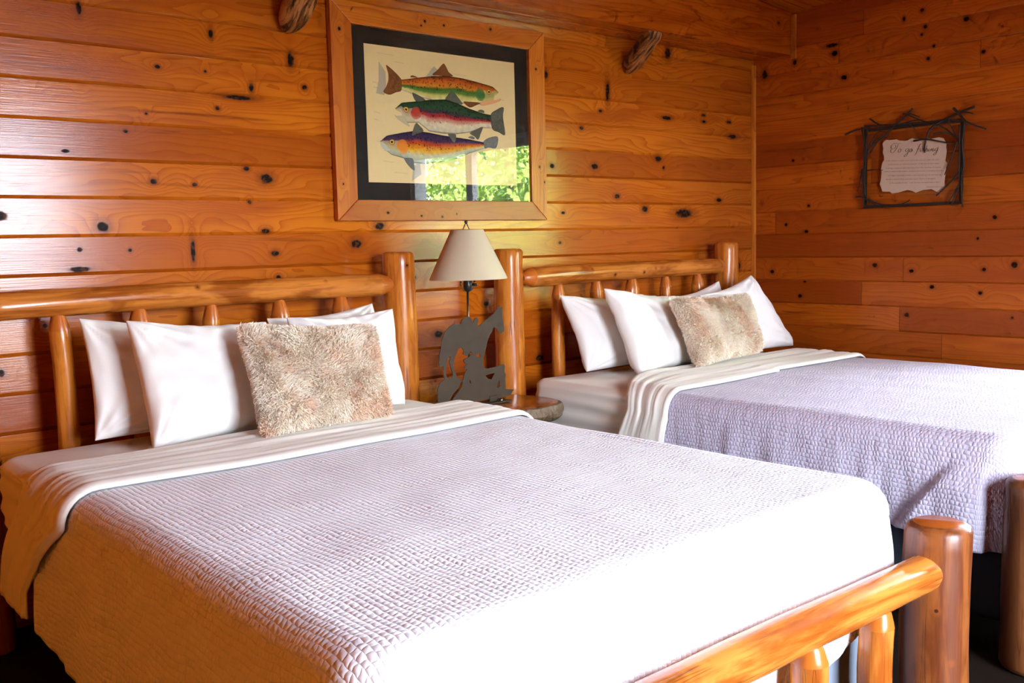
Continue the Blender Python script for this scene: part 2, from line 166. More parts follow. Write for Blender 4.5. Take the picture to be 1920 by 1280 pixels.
PINE_A, PINE_B, PINE_C = (.66, .180, .010), (.42, .075, .0035), (.20, .030, .002)
def pine(name, axis='X', vaxis='Z', z0=0., pitch=.13, knots=(), rnd=.55, tint=1.0, gloss=.16, joint=3.1, seed=0., spec=.5):
    """lacquered knotty pine: boards along `axis`, stacked along `vaxis`"""
    t = NT(name); P = t.sep(t.coords()); ix = 'XYZ'.index(axis); iv = 'XYZ'.index(vaxis)
    u, v = P[ix], P[iv]
    vb = t.math('DIVIDE', t.math('SUBTRACT', v, z0), pitch); bid = t.math('FLOOR', vb); fr = t.math('FRACT', vb)
    wn = t.n('ShaderNodeTexWhiteNoise', noise_dimensions='2D'); t.lk(t.vec(bid, seed+.5, 0), wn.inputs['Vector'])
    us = t.math('ADD', t.math('DIVIDE', u, joint), t.math('MULTIPLY', wn.outputs[0], 5.0)); seg = t.math('FLOOR', us); sf = t.math('FRACT', us)
    wn2 = t.n('ShaderNodeTexWhiteNoise', noise_dimensions='3D'); t.lk(t.vec(bid, seg, seed), wn2.inputs['Vector'])
    r1 = t.sep(wn2.outputs['Color'])
    off = t.vec(t.math('MULTIPLY', r1[0], 37.), t.math('MULTIPLY', r1[1], 53.), t.math('ADD', t.math('MULTIPLY', bid, 3.7), seed))
    uv = t.vmath('ADD', t.vec(u, v, 0), off)
    # knots: random small ones, one chance per cell
    kc = t.vmath('MULTIPLY', uv, (2.6, 1/pitch*1.25, 1.0)); vo = t.n('ShaderNodeTexVoronoi', voronoi_dimensions='3D'); t.lk(kc, vo.inputs['Vector']); vo.inputs['Scale'].default_value = 1
    vo.inputs['Randomness'].default_value = .9
    d3 = t.vmath('MULTIPLY', t.vmath('SUBTRACT', kc, vo.outputs['Position']), (1/2.6, pitch/1.25, .05)); dm = t.vmath('LENGTH', d3, out=1)
    rc = t.sep(vo.outputs['Color']); rad = t.math('MULTIPLY_ADD', rc[0], .009, .0035)
    dr = t.math('DIVIDE', dm, rad); dr = t.math('ADD', dr, t.math('MULTIPLY', t.math('GREATER_THAN', rc[1], rnd), 50.))
    dmin = dr
    uvw = t.vec(u, v, 0)
    wob = t.noise(t.vmath('MULTIPLY', uvw, (60, 60, 1)), 1, 1); wobv = t.math('MULTIPLY_ADD', wob, .5, .75)
    if knots:
        for (ku, kv, ru, rv) in knots:
            d = t.vmath('LENGTH', t.vmath('MULTIPLY', t.vmath('SUBTRACT', uvw, (ku, kv, 0)), (1/ru, 1/rv, 0)), out=1)
            dmin = t.math('MINIMUM', dmin, d)
    dk = t.math('MULTIPLY', dmin, wobv)
    dark = t.map(dk, .62, 1.10, 1, 0); ring = t.map(dk, 1.0, 2.3, 1, 0); halo = t.math('POWER', 2.718, t.math('MULTIPLY', dmin, -.38))
    # growth rings
    n1 = t.noise(t.vmath('MULTIPLY', uv, (.85, 6.5, 1)), 1, 2, .45)
    g = t.math('ADD', t.math('MULTIPLY', n1, 13.), t.math('MULTIPLY', v, 34.)); g = t.math('ADD', g, t.math('MULTIPLY', halo, 4.5))
    g = t.math('ADD', g, t.math('MULTIPLY', t.noise(t.vmath('MULTIPLY', uv, (5, 60, 1)), 1, 1), .35))
    ff = t.math('FRACT', g); late = t.math('POWER', ff, 3.2)
    fib = t.noise(t.vmath('MULTIPLY', uv, (5, 260, 1)), 1, 2, .6)
    big = t.noise(t.vmath('MULTIPLY', uv, (1.2, 9, 1)), 1, 3, .6)
    col = t.mix(t.math('MULTIPLY', late, .8), PINE_A, PINE_B)
    col = t.mix(t.map(big, .42, .74, 0, .75), col, PINE_B)
    col = t.mix(t.math('MULTIPLY', fib, .22), col, PINE_C)
    vary = t.math('MULTIPLY', t.math('POWER', r1[2], 1.5), .8); col = t.mix(vary, col, (.31, .050, .003))
    streak = t.noise(t.vmath('MULTIPLY', uv, (1.4, 24, 1)), 1, 3, .65, .4); col = t.mix(t.map(streak, .60, .74, 0, .6), col, (.16, .026, .002))
    col = t.mix(t.math('MULTIPLY', ring, .6), col, (.24, .045, .004))
    col = t.mix(dark, col, t.mix(t.map(wob, .48, .66), (.014, .007, .005), (.085, .024, .007)))
    jl = t.map(t.math('ABSOLUTE', t.math('SUBTRACT', sf, .5)), .4990, .4997, 0, .75)
    if joint < 50: col = t.mix(jl, col, (.12, .03, .004))
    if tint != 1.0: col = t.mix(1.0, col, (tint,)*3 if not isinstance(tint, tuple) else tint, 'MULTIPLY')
    t.bump(fib, .3, .0009)
    rg = t.math('MULTIPLY_ADD', big, .16, gloss-.06); rg = t.math('ADD', rg, t.math('MULTIPLY', dark, .2))
    t.fin(col, rg, spec, coat=.0); t.lk(t.math('MULTIPLY_ADD', dark, -.42, .48), t.b.inputs['Specular IOR Level'])
    return t.m
def logwood(name, a=(.64, .215, .025), b=(.42, .10, .009), dark=(.10, .025, .003), rough=.24, spots=.55, scale=1.):
    t = NT(name); oi = t.n('ShaderNodeObjectInfo').outputs['Random']
    P = t.vmath('ADD', t.coords(), t.vec(t.math('MULTIPLY', oi, 9.), t.math('MULTIPLY', oi, 5.), t.math('MULTIPLY', oi, 13.)))
    st = t.noise(t.vmath('MULTIPLY', P, (26*scale, 26*scale, 2.2)), 1, 4, .6, .6); st2 = t.noise(t.vmath('MULTIPLY', P, (9, 9, 3.2)), 1, 3, .55, .8)
    fine = t.noise(t.vmath('MULTIPLY', P, (120, 120, 7)), 1, 3, .65)
    col = t.mix(t.map(st, .40, .66), a, b); col = t.mix(t.map(st2, .50, .64, 0, .9), col, b)
    col = t.mix(t.map(fine, .55, .75, 0, .45), col, dark)
    vo = t.n('ShaderNodeTexVoronoi'); t.lk(P, vo.inputs['Vector']); vo.inputs['Scale'].default_value = 9.5
    kd = t.math('ADD', vo.outputs['Distance'], t.math('MULTIPLY', t.math('GREATER_THAN', t.sep(vo.outputs['Color'])[0], spots), 9.))
    col = t.mix(t.map(kd, .05, .16, .75, 0), col, (.22, .05, .006)); col = t.mix(t.map(kd, .035, .055, 1, 0), col, (.03, .01, .004))
    ck = t.noise(t.vmath('MULTIPLY', P, (30, 30, .9)), 1, 2, .4); ckm = t.map(t.math('ABSOLUTE', t.math('SUBTRACT', ck, .5)), .0, .012, .55, 0)
    ckm = t.math('MULTIPLY', ckm, t.map(st2, .5, .56)); col = t.mix(ckm, col, dark)
    t.bump(t.math('SUBTRACT', t.math('ADD', st, t.math('MULTIPLY', fine, .4)), t.math('MULTIPLY', ckm, 1.5)), .3, .003)
    return t.fin(col, rough, .45, coat=.12, coat_rough=.1)
def cloth(name, color, bump='weave', rough=.85, strength=.25):
    t = NT(name)
    if bump == 'pucker':
        u = t.sep(t.coords('UV')); uvw = t.vec(u[0], u[1], 0)
        w = t.noise(t.vmath('MULTIPLY', uvw, (7, 7, 1)), 1, 2); w2 = t.noise(t.vmath('MULTIPLY', uvw, (60, 60, 1)), 1, 1)
        uu = t.math('ADD', u[0], t.math('ADD', t.math('MULTIPLY', w, .022), t.math('MULTIPLY', w2, .005)))
        vv = t.math('ADD', u[1], t.math('ADD', t.math('MULTIPLY', w, .050), t.math('MULTIPLY', w2, .013)))
        rows = t.math('ABSOLUTE', t.math('SINE', t.math('MULTIPLY', uu, math.pi/.0150)))
        idx = t.math('FLOOR', t.math('DIVIDE', uu, .0150)); sh = t.math('MULTIPLY', t.math('MODULO', idx, 2.), .35)
        cross = t.math('ABSOLUTE', t.math('SINE', t.math('MULTIPLY', t.math('ADD', t.math('DIVIDE', vv, .0135), sh), math.pi)))
        h = t.math('MULTIPLY', t.math('POWER', rows, .5), t.math('MULTIPLY_ADD', t.math('POWER', cross, .6), .7, .3))
        rip = t.noise(t.vmath('MULTIPLY', uvw, (7, 30, 1)), 1, 2, .5, .3)
        h = t.math('ADD', h, t.math('MULTIPLY', rip, 1.6))
        col = color
        t.bump(h, strength, .0040); t.fin(col, rough, .2)
    else:
        P = t.coords(); h = t.noise(P, 900, 1); h2 = t.noise(P, 14, 3, .5, .4)
        t.bump(t.math('ADD', t.math('MULTIPLY', h, .06), h2), strength, .006); t.fin(color, rough, .2)
    t.b.inputs['Sheen Weight'].default_value = .15; t.b.inputs['Sheen Roughness'].default_value = .5
    return t.m

M_back = pine('pine_boards_back', 'X', 'Z', ZB, PB, KB, rnd=.13, seed=1., joint=60)
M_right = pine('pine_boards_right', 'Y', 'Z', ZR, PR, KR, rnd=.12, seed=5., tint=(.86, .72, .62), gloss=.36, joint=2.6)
M_side = pine('pine_boards_side', 'Y', 'Z', ZB, PB, (), rnd=.1, seed=11., tint=(1.3, 1.6, 2.6), gloss=.4)  # unseen wall's tint raised to bounce warm light onto the near bed
M_rear = pine('pine_boards_rear', 'X', 'Z', ZB, PB, (), rnd=.35, seed=17.)
M_ceil = pine('pine_boards_ceiling', 'X', 'Y', 0, .13, (), rnd=.4, seed=23., tint=.85)
M_sof = pine('pine_boards_ledge', 'X', 'Y', 0, .125, (), rnd=.5, seed=29., tint=(.85, .75, .7), joint=60)
M_fas = pine('pine_boards_fascia', 'X', 'Z', 2.265, .30, (), rnd=.35, seed=31., tint=(.80, .66, .6), joint=60)
M_trim = pine('pine_trim', 'Z', 'Y', .03, .21, (), rnd=0, seed=37., joint=60, tint=(1.25, 1.7, 3.0), gloss=.4)
M_frameh = pine('pine_frame_rail', 'X', 'Z', .02, .50, ((2.30, 1.385, .008, .006), (2.47, 1.372, .006, .005), (2.58, 1.368, .007, .006), (2.66, 1.38, .004, .004), (2.52, 2.19, .006, .006), (2.5, 2.17, .005, .004), (2.62, 2.185, .006, .005), (2.88, 2.20, .008, .007)), rnd=0, seed=41., joint=60, gloss=.32, tint=(1.02, 1.05, 1.05))
M_framev = pine('pine_frame_stile', 'Z', 'X', .02, .70, ((2.05, 3.15, .006, .006), (1.60, 3.16, .007, .006), (1.53, 3.19, .006, .004), (2.11, 2.10, .008, .007), (1.5, 2.09, .004, .003)), rnd=0, seed=43., joint=60, gloss=.32, tint=(1.04, 1.08, 1.1))
M_post = logwood('log_honey'); M_rail = logwood('log_rail', (.58, .195, .032), (.30, .070, .008), rough=.2, spots=.62)
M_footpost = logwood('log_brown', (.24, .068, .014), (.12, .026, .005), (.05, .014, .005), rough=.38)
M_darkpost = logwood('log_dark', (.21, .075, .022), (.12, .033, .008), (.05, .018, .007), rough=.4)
M_cap = plain('log_end_lacquer', (.38, .085, .010), .16); M_cone = plain('tapered_end_lacquer', (.50, .13, .015), .28)
M_sheet = cloth('white_sheet', (.86, .80, .72), strength=.18); M_pillow = cloth('white_pillowcase', (.87, .83, .79), strength=.32)
M_coverlet = cloth('white_seersucker', (.85, .82, .88), 'pucker', strength=.52)
M_coverlet_shaded = cloth('shaded_white_seersucker', (.58, .52, .65), 'pucker', strength=.60)  # same white coverlet cloth, with the far bed's shade put into its colour
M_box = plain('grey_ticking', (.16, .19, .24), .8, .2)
M_box_shaded = plain('shaded_grey_ticking', (.030, .034, .045), .85, .15)  # grey ticking again, darkened to paint in the shadow beside the far bed
M_rust = NT('brown_steel'); _n = M_rust.noise(M_rust.coords(), 30, 4); M_rust = M_rust.fin(M_rust.mix(_n, (.040, .024, .013), (.062, .038, .022)), .6, .25)
M_black = plain('black_plastic', (.012, .011, .010), .3); M_brass = plain('dull_metal', (.22, .17, .11), .35, .5, 1.)
M_dkmetal = plain('dark_metal', (.03, .012, .008), .4)
M_shade = NT('linen_shade'); _n = M_shade.noise(M_shade.vmath('MULTIPLY', M_shade.coords(), (700, 700, 500)), 1, 2); M_shade = M_shade.fin(M_shade.mix(_n, (.50, .41, .28), (.60, .50, .36)), .85, .1)
M_slab = logwood('slab_top', (.40, .11, .016), (.24, .055, .008), rough=.18)
M_bark = NT('slab_bark'); _n = M_bark.noise(M_bark.vmath('MULTIPLY', M_bark.coords(), (60, 60, 9)), 1, 5, .7); M_bark.bump(_n, .9, .01); M_bark = M_bark.fin(M_bark.ramp(_n, [(.3, (.10, .035, .010)), (.5, (.20, .13, .07)), (.7, (.24, .22, .17))]), .35, .5)
M_mat = plain('black_mat_board', (.020, .022, .018), .7, .2)
M_paper = NT('cream_print_paper'); _n = M_paper.noise(M_paper.coords(), 60, 3); M_paper = M_paper.fin(M_paper.mix(_n, (.86, .66, .36), (.80, .60, .31)), .8, .1)
M_parch = NT('parchment'); _n = M_parch.noise(M_parch.coords(), 25, 3); M_parch = M_parch.fin(M_parch.mix(_n, (.62, .47, .36), (.54, .40, .30)), .8, .1)
M_ink = plain('black_ink', (.025, .018, .018), .6, .2); M_inkgrey = plain('grey_ink', (.16, .12, .10), .7, .2); M_pencil = plain('pencil_grey', (.40, .35, .25), .8, .1); M_wash = plain('grey_wash', (.47, .41, .30), .8, .1)
M_twig = NT('grey_brown_twig'); _n = M_twig.noise(M_twig.coords(), 90, 4); M_twig.bump(_n, .5, .003); M_twig = M_twig.fin(M_twig.mix(_n, (.020, .012, .009), (.065, .045, .034)), .6, .3)
M_iron = plain('blackened_metal_strip', (.02, .014, .012), .5)
M_floor = plain('dark_carpet', (.015, .009, .006), .95, .05)
M_white = plain('white_window_paint', (.7, .7, .68), .4); M_slat = plain('blind_slat', (.5, .48, .44), .4)
M_ground = plain('gravel_yard', (.065, .06, .045), .9, .1); M_trunk = plain('bark', (.10, .06, .035), .9, .1)
M_leaf = NT('leaves'); _n = M_leaf.n('ShaderNodeObjectInfo'); _w = M_leaf.noise(M_leaf.coords(), 3, 2); M_leaf = M_leaf.fin(M_leaf.mix(_w, (.16, .36, .04), (.50, .66, .16)), .5, .3)
def glassmat(name, rough=0., strong=1.0):
    t = NT(name); out = t.t.nodes['Material Output']
    tr = t.n('ShaderNodeBsdfTransparent'); gl = t.n('ShaderNodeBsdfGlossy'); gl.inputs['Roughness'].default_value = rough
    fr = t.n('ShaderNodeFresnel'); fr.inputs[0].default_value = 1.5
    mx = t.n('ShaderNodeMixShader'); t.lk(t.math('MULTIPLY', t.math('MULTIPLY', fr.outputs[0], strong, clamp=True), t.math('SUBTRACT', 1., t.n('ShaderNodeNewGeometry').outputs['Backfacing'])), mx.inputs[0]); t.lk(tr.outputs[0], mx.inputs[1]); t.lk(gl.outputs[0], mx.inputs[2]); t.lk(mx.outputs[0], out.inputs[0])
    return t.m
M_glass = glassmat('pane_glass'); M_pglass = glassmat('picture_glass', 0., 1.7)
M_pat = NT('watercolour_print'); _a = M_pat.n('ShaderNodeVertexColor', layer_name='pattern'); M_pat = M_pat.fin(_a.outputs[0], .7, .15)

# ---------------------------------------------------------------- room shell
def board_wall(name, axis, c, inward, u0, u1, zlo, zhi, zj, pitch, mat, holes=(), ch=.010, chh=.012, thick=.10):
    """lapped boards: flat face, a bevelled lower edge, shadow step to the next board"""
    mb = MB(); i0 = math.floor((zlo-zj)/pitch)-1; i1 = math.ceil((zhi-zj)/pitch)+1
    for i in range(i0, i1):
        za, zb = zj+i*pitch, zj+(i+1)*pitch
        za, zb = max(za, zlo), min(zb, zhi)
        if zb-za < .002: continue
        spans = [(u0, u1)]
        for (a, b, ha, hb) in holes:
            if (za+zb)/2 > ha and (za+zb)/2 < hb:
                spans = [q for s_ in spans for q in ((s_[0], min(s_[1], a)), (max(s_[0], b), s_[1])) if q[1]-q[0] > .001]
        e = min(chh, (zb-za)*.5)
        for a, b in spans:
            prof = [(0, zb), (0, za+e), (-ch, za), (-thick, za), (-thick, zb)]
            vs = []
            for u in (a, b):
                for d, z in prof:
                    w = c + inward*d
                    vs.append((u, w, z) if axis == 'X' else (w, u, z))
            n = len(prof); fs = [(k, (k+1) % n, n+(k+1) % n, n+k) for k in range(n)]+[tuple(range(n)), tuple(reversed(range(n, 2*n)))]
            mb.add(vs, fs)
    o = mb.obj(name, mat); bm = bmesh.new(); bm.from_mesh(o.data); bmesh.ops.recalc_face_normals(bm, faces=bm.faces); bm.to_mesh(o.data); bm.free()
    return kind(o)
board_wall('wall_back', 'X', 0., -1, XL-.1, XR+.1, 0, 3.2, ZB, PB, M_back)
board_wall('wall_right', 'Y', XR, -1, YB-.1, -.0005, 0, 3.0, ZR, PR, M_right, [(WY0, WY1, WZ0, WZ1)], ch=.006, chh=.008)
board_wall('wall_left', 'Y', XL, 1, YB-.1, -.0005, 0, 3.2, ZB, PB, M_side)
board_wall('wall_front', 'X', YB, 1, XL+.0005, XR-.0005, 0, 3.2, ZB, PB, M_rear, [(DX0, DX1, -1, DZ1)])
kind(MB().box((XL-.2, YB-.2, -.12), (XR+.2, .1, 0)).obj('floor', M_floor))
def ceil_z(x): return 2.488 + .09*(XR-x)
mb = MB(); _x = [XL-.15, XR+.15]
mb.add([(x, y, ceil_z(x)+dz) for dz in (0, .12) for x in _x for y in (YB-.2, .12)], [(0, 1, 3, 2), (4, 6, 7, 5), (0, 4, 5, 1), (2, 3, 7, 6), (0, 2, 6, 4), (1, 5, 7, 3)])
kind(mb.obj('ceiling', M_ceil))
# boxed ledge along the head wall: soffit boards below, one wide fascia board in front
mb = MB(); mb.box((XL, -.235, 2.262), (XR-.001, -.123, 2.285)); mb.box((XL, -.119, 2.262), (XR-.001, -.012, 2.285)); kind(mb.obj('trim_1', M_sof, bevel=.003))
mb = MB(); mb.add([(x, y, z if z < 2.4 else ceil_z(x)-.002) for x in (XL, XR-.001) for y in (-.255, -.236) for z in (2.258, 2.5)],
    [(0, 1, 3, 2), (4, 6, 7, 5), (0, 4, 5, 1), (2, 3, 7, 6), (0, 2, 6, 4), (1, 5, 7, 3)]); kind(mb.obj('trim_2', M_fas))
kind(MB().box((XR-.020, -.022, .0), (XR-.0005, -.0005, 2.235)).obj('trim_3', M_trim, bevel=.002))
kind(MB().box((XR-.012, -.290, 2.235), (XR-.0005, -.258, 2.475)).obj('trim_4', M_trim, bevel=.002))
# window in the right wall
kindw = MB(); e = .06
for a, b in (((XR-.02, WY0-.02, WZ0-.02), (XR+.1, WY0+e-.01, WZ1+.02)), ((XR-.02, WY1-e+.01, WZ0-.02), (XR+.1, WY1+.02, WZ1+.02)),
             ((XR-.02, WY0+e-.01, WZ0-.02), (XR+.1, WY1-e+.01, WZ0+e)), ((XR-.02, WY0+e-.01, WZ1-e), (XR+.1, WY1-e+.01, WZ1+.02)), ((XR+.03, -2.83, WZ0+e), (XR+.09, -2.75, WZ1-e))):
    kindw.box(a, b)
win = kind(kindw.obj('window_1', M_white, bevel=.003))
MB().box((XR+.055, WY0+e-.01, WZ0+e), (XR+.061, WY1-e+.01, WZ1-e)).obj('pane', M_glass, win)
bl = thing('window_blind', 'open slatted blind hanging in the right wall window beside the beds', 'blind', (XR-.01, (WY0+WY1)/2, WZ1-.04))
MB().box((XR-.022, WY0+.06, WZ1-.075), (XR+.022, WY1-.06, WZ1-.045)).obj('head_rail', M_slat, bl)
z = WZ1-.095
while z > WZ0+.09:
    MB().add([(XR-.012, WY0+.07, z), (XR+.012, WY0+.07, z+.004), (XR+.012, WY1-.07, z+.004), (XR-.012, WY1-.07, z), (XR-.012, WY0+.07, z+.0012), (XR+.012, WY0+.07, z+.0052), (XR+.012, WY1-.07, z+.0052), (XR-.012, WY1-.07, z+.0012)],
             [(0, 3, 2, 1), (4, 5, 6, 7), (0, 1, 5, 4), (1, 2, 6, 5), (2, 3, 7, 6), (3, 0, 4, 7)]).obj('slat', M_slat, bl); z -= .036
# glass door behind the camera
mb = MB()
for a, b in (((DX0-.03, YB-.08, 0), (DX0+.05, YB+.02, DZ1+.03)), ((DX1-.05, YB-.08, 0), (DX1+.03, YB+.02, DZ1+.03)), ((DX0+.05, YB-.08, DZ1-.05), (DX1-.05, YB+.02, DZ1+.03)), ((DX0+.05, YB-.08, 0), (DX1-.05, YB+.0, .12))): mb.box(a, b)
door = kind(mb.obj('door_1', M_white, bevel=.003)); MB().box((DX0+.05, YB-.045, .12), (DX1-.05, YB-.039, DZ1-.05)).obj('pane', M_glass, door)
# outside
g = MB().add([(XR+.25, -70, -.3), (80, -70, -.3), (80, 60, -.3), (XR+.25, 60, -.3), (-70, -70, -.3), (XR+.25, -70, -.3), (XR+.25, YB-.25, -.3), (-70, YB-.25, -.3)], [(0, 1, 2, 3), (4, 5, 6, 7)]).obj('ground', M_ground); kind(g)
def tree(x, y, h, rad, n, label, seed):
    rr = random.Random(seed); t = thing('tree', label, 'tree', (x, y, -.3), 'leafy trees outside the window')
    MB().tube([(x, y, -.3), (x+.05, y, h*.4), (x, y+.05, h*.8)], .09, 8, taper=.5).obj('trunk', M_trunk, t)
    v = []; f = []
    for i in range(n):
        while True:
            p = Vector((rr.uniform(-1, 1), rr.uniform(-1, 1), rr.uniform(-1, 1)))
            if p.length < 1 and noise.noise(p*3.1+Vector((seed, 0, 0))) > -.12: break
        c = Vector((x+p.x*rad, y+p.y*rad*1.25, h*.58+p.z*h*.5)); a = Vector((rr.gauss(0, 1), rr.gauss(0, 1), rr.gauss(0, 1))).normalized(); b = a.orthogonal().normalized()
        s = rr.uniform(.035, .075); k = len(v); v += [c-a*s, c+b*s*.45, c+a*s, c-b*s*.45]; f.append((k, k+1, k+2, k+3))
    mesh_obj('foliage', v, f, M_leaf, t, False)
tree(7.2, -5.0, 3.0, .85, 5200, 'leafy tree outside the window, reflected in the middle of the picture glass', 3)
tree(8.7, -6.9, 3.6, 1.0, 5200, 'leafy tree outside the window, reflected at the left of the picture glass', 8)

# ---------------------------------------------------------------- log beds
def log(name, p0, p1, r, mat, parent=None, seed=0, cap=.012, taper0=0, taper1=0, tr0=.45, tr1=.45, bow=.006, lump=.04, nr=26, r1=None, cone=False):
    """peeled log; taper0/taper1 = length of the tapered tenon at each end"""
    p0, p1 = Vector(p0), Vector(p1); L = (p1-p0).length; n = 28; r1 = r1 or r; prof = []
    if taper0: prof += [(0, tr0*r*.85), (.004, tr0*r)]; prof += [(taper0*k/4, r*(tr0+(1-tr0)*(k/4)**.8)) for k in (1, 2, 3, 4)]
    else: prof += [(0, r-cap), (cap*.35, r-cap*.3), (cap, r)]
    a = prof[-1][0]; b = L-(taper1 or cap); m = max(4, int(nr*(b-a)/1.2)+3)
    prof += [(a+(b-a)*k/m, None) for k in range(1, m)]
    if taper1: prof += [(L-taper1*k/4, r1*(tr1+(1-tr1)*(k/4)**.8)) for k in (4, 3, 2, 1)] + [(L-.004, tr1*r1), (L, tr1*r1*.85)]
    else: prof += [(L-cap, r1), (L-cap*.35, r1-cap*.3), (L, r1-cap)]
    v = []; f = []; mi = []; sd = Vector((seed*3.3, seed*1.7, seed))
    for (z, rr) in prof:
        s = z/L; base = (r+(r1-r)*s)
        nat = 1.0 if rr is None else (1. if rr >= base-1e-6 else .35)
        if rr is None: rr = base
        bx = bow*math.sin(s*math.pi)*math.sin(seed*2.1); by = bow*math.sin(s*math.pi)*math.cos(seed*1.3)
        for k in range(n):
            th = 2*math.pi*k/n; d = 1+nat*lump*(noise.noise(Vector((math.cos(th)*1.1, math.sin(th)*1.1, z*4.))+sd)*1.3+.5*noise.noise(Vector((math.cos(th)*2.5, math.sin(th)*2.5, z*11))+sd))
            v.append((bx+rr*d*math.cos(th), by+rr*d*math.sin(th), z))
    N = len(prof)
    for i in range(N-1):
        z = (prof[i][0]+prof[i+1][0])/2; tcap = (taper0 and z < taper0) or (taper1 and z > L-taper1)
        for k in range(n):
            f.append((i*n+k, i*n+(k+1) % n, (i+1)*n+(k+1) % n, (i+1)*n+k)); mi.append(2 if tcap else 0)
    f.append(tuple(reversed(range(n)))); f.append(tuple((N-1)*n+k for k in range(n))); mi += [1, 1]
    o = mesh_obj(name, v, f, [mat, M_cap, M_cone], None, True, mi, autos=.7)
    o.matrix_basis = Matrix.Translation(p0) @ (p1-p0).to_track_quat('Z', 'Y').to_matrix().to_4x4()
    return put(o, parent)
def make_bed(dx, sp, label, seed, footmat, fy=-2.41, rs=.03, rt=.03):
    t = thing('log_bed', label, 'bed', (dx+1.475, -1.3, 0), 'peeled log beds')
    xl, xr = dx+.68, dx+2.27
    for k, x in enumerate((xl, xr)):
        log('headboard_post', (x, -.14, 0), (x, -.14, 1.222), .071, M_post, t, seed+k, cap=.014, r1=.066)
    log('headboard_rail', (xl+rs, -.15, 1.088), (xr-.048, -.15, 1.092), .045, M_rail, t, seed+3, taper0=rt, taper1=.06, tr0=.5, tr1=.62, lump=.06, bow=.008)
    log('headboard_rail', (xl+.04, -.15, .36), (xr-.048, -.15, .36), .045, M_rail, t, seed+4, taper0=.07, taper1=.06, tr0=.5, tr1=.5)
    for k, x in enumerate(sp):
        log('headboard_spindle', (x, -.15, .38), (x, -.15, 1.075), .031+.003*((k*7+seed) % 3), M_post, t, seed+10+k, taper0=.05, taper1=.075, tr1=.35, lump=.08, bow=.010)
    for k, x in enumerate((xl, xr)):
        log('footboard_post', (x, fy, 0), (x, fy, .556), .082, footmat, t, seed+20+k, cap=.020, r1=.077, lump=.03)
    log('footboard_rail', (xl+.04, fy+.0, .445), (xr-.035, fy+.0, .445), .044, M_rail, t, seed+23, taper0=.06, taper1=.018, tr0=.5, tr1=.86, lump=.05, bow=.004)
    log('footboard_rail', (xl+.04, fy, .10), (xr-.04, fy, .10), .04, M_rail, t, seed+24, taper0=.05, taper1=.05, tr0=.5, tr1=.5)
    for k in range(5):
        x = xr-.276*(k+1)
        log('footboard_spindle', (x, fy, .115), (x, fy, .418), .038, M_rail, t, seed+30+k, taper0=.03, taper1=.045, tr1=.6, lump=.05)
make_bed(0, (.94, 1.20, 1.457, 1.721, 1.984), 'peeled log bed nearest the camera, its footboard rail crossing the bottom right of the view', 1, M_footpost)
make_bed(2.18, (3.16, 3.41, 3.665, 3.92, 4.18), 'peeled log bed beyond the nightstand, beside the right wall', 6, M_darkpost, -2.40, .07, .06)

# ---------------------------------------------------------------- bedding
def rbox(name, x0, x1, y0, y1, z0, z1, r, mat, parent=None, tuck=0., puff=0., seed=0, rc=.08):
    """soft rounded slab with side tucks"""
    nx, ny, nz = 40, 56, 16; hx, hy = (x1-x0)/2, (y1-y0)/2; cx, cy = (x0+x1)/2, (y0+y1)/2
    # perimeter
    per = []
    def arc(cx_, cy_, a0):
        for k in range(9): a = a0+math.pi/2*k/8; per.append((cx_+rc*math.cos(a), cy_+rc*math.sin(a), math.cos(a), math.sin(a)))
    def line(ax, ay, bx, by, nx_, ny_, n):
        for k in range(1, n): per.append((ax+(bx-ax)*k/n, ay+(by-ay)*k/n, nx_, ny_))
    arc(x1-rc, y1-rc, 0); line(x1-rc, y1, x0+rc, y1, 0, 1, nx); arc(x0+rc, y1-rc, math.pi/2); line(x0, y1-rc, x0, y0+rc, -1, 0, ny)
    arc(x0+rc, y0+rc, math.pi); line(x0+rc, y0, x1-rc, y0, 0, -1, nx); arc(x1-rc, y0+rc, 1.5*math.pi); line(x1, y0+rc, x1, y1-rc, 1, 0, ny)
    M = len(per); prof = []
    for k in range(7): a = math.pi/2*k/6; prof.append((-r+r*math.sin(a), z1-r+r*math.cos(a)))
    for k in range(1, nz): prof.append((0, z1-r-(z1-z0-2*r)*k/nz))
    for k in range(7): a = math.pi/2*k/6; prof.append((-r+r*math.cos(a), z0+r-r*math.sin(a)))
    v = []; f = []
    for j, (o, z) in enumerate(prof):
        for (px, py, nx_, ny_) in per:
            side = 1 if z0+r*.5 < z < z1-r*.3 else 0
            w = tuck*side*(math.sin((z-z0)*95+1.5*noise.noise(Vector((px*1.3, py*1.3, seed))))*.6+1.1*noise.noise(Vector((px*2.2, py*2.2, z*26+seed))))
            dz = puff*noise.noise(Vector((px*2, py*2, seed)))
            v.append((px+nx_*(o+w), py+ny_*(o+w), z+(dz if z > (z0+z1)/2 else 0)))
    for j in range(len(prof)-1):
        for k in range(M): f.append((j*M+k, (j+1)*M+k, (j+1)*M+(k+1) % M, j*M+(k+1) % M))
    # top: concentric rings to the middle line
    base = 0
    for q in (.8, .55, .3, .1):
        st = len(v)
        for k, (px, py, nx_, ny_) in enumerate(per):
            X, Y, Z = v[k]; mx, my = cx, max(y0+hx, min(y1-hx, Y)) if hy > hx else cy
            X2, Y2 = mx+(X-mx)*q, my+(Y-my)*q; v.append((X2, Y2, z1+puff*(1.2*noise.noise(Vector((X2*2, Y2*2, seed)))+.4*noise.noise(Vector((X2*9, Y2*9, seed))))))
        for k in range(M): f.append((base+k, base+(k+1) % M, st+(k+1) % M, st+k))
        base = st
    f.append(tuple(base+k for k in range(M)))
    b0 = (len(prof)-1)*M; f.append(tuple(b0+k for k in reversed(range(M))))
    return mesh_obj(name, v, f, mat, parent, True)
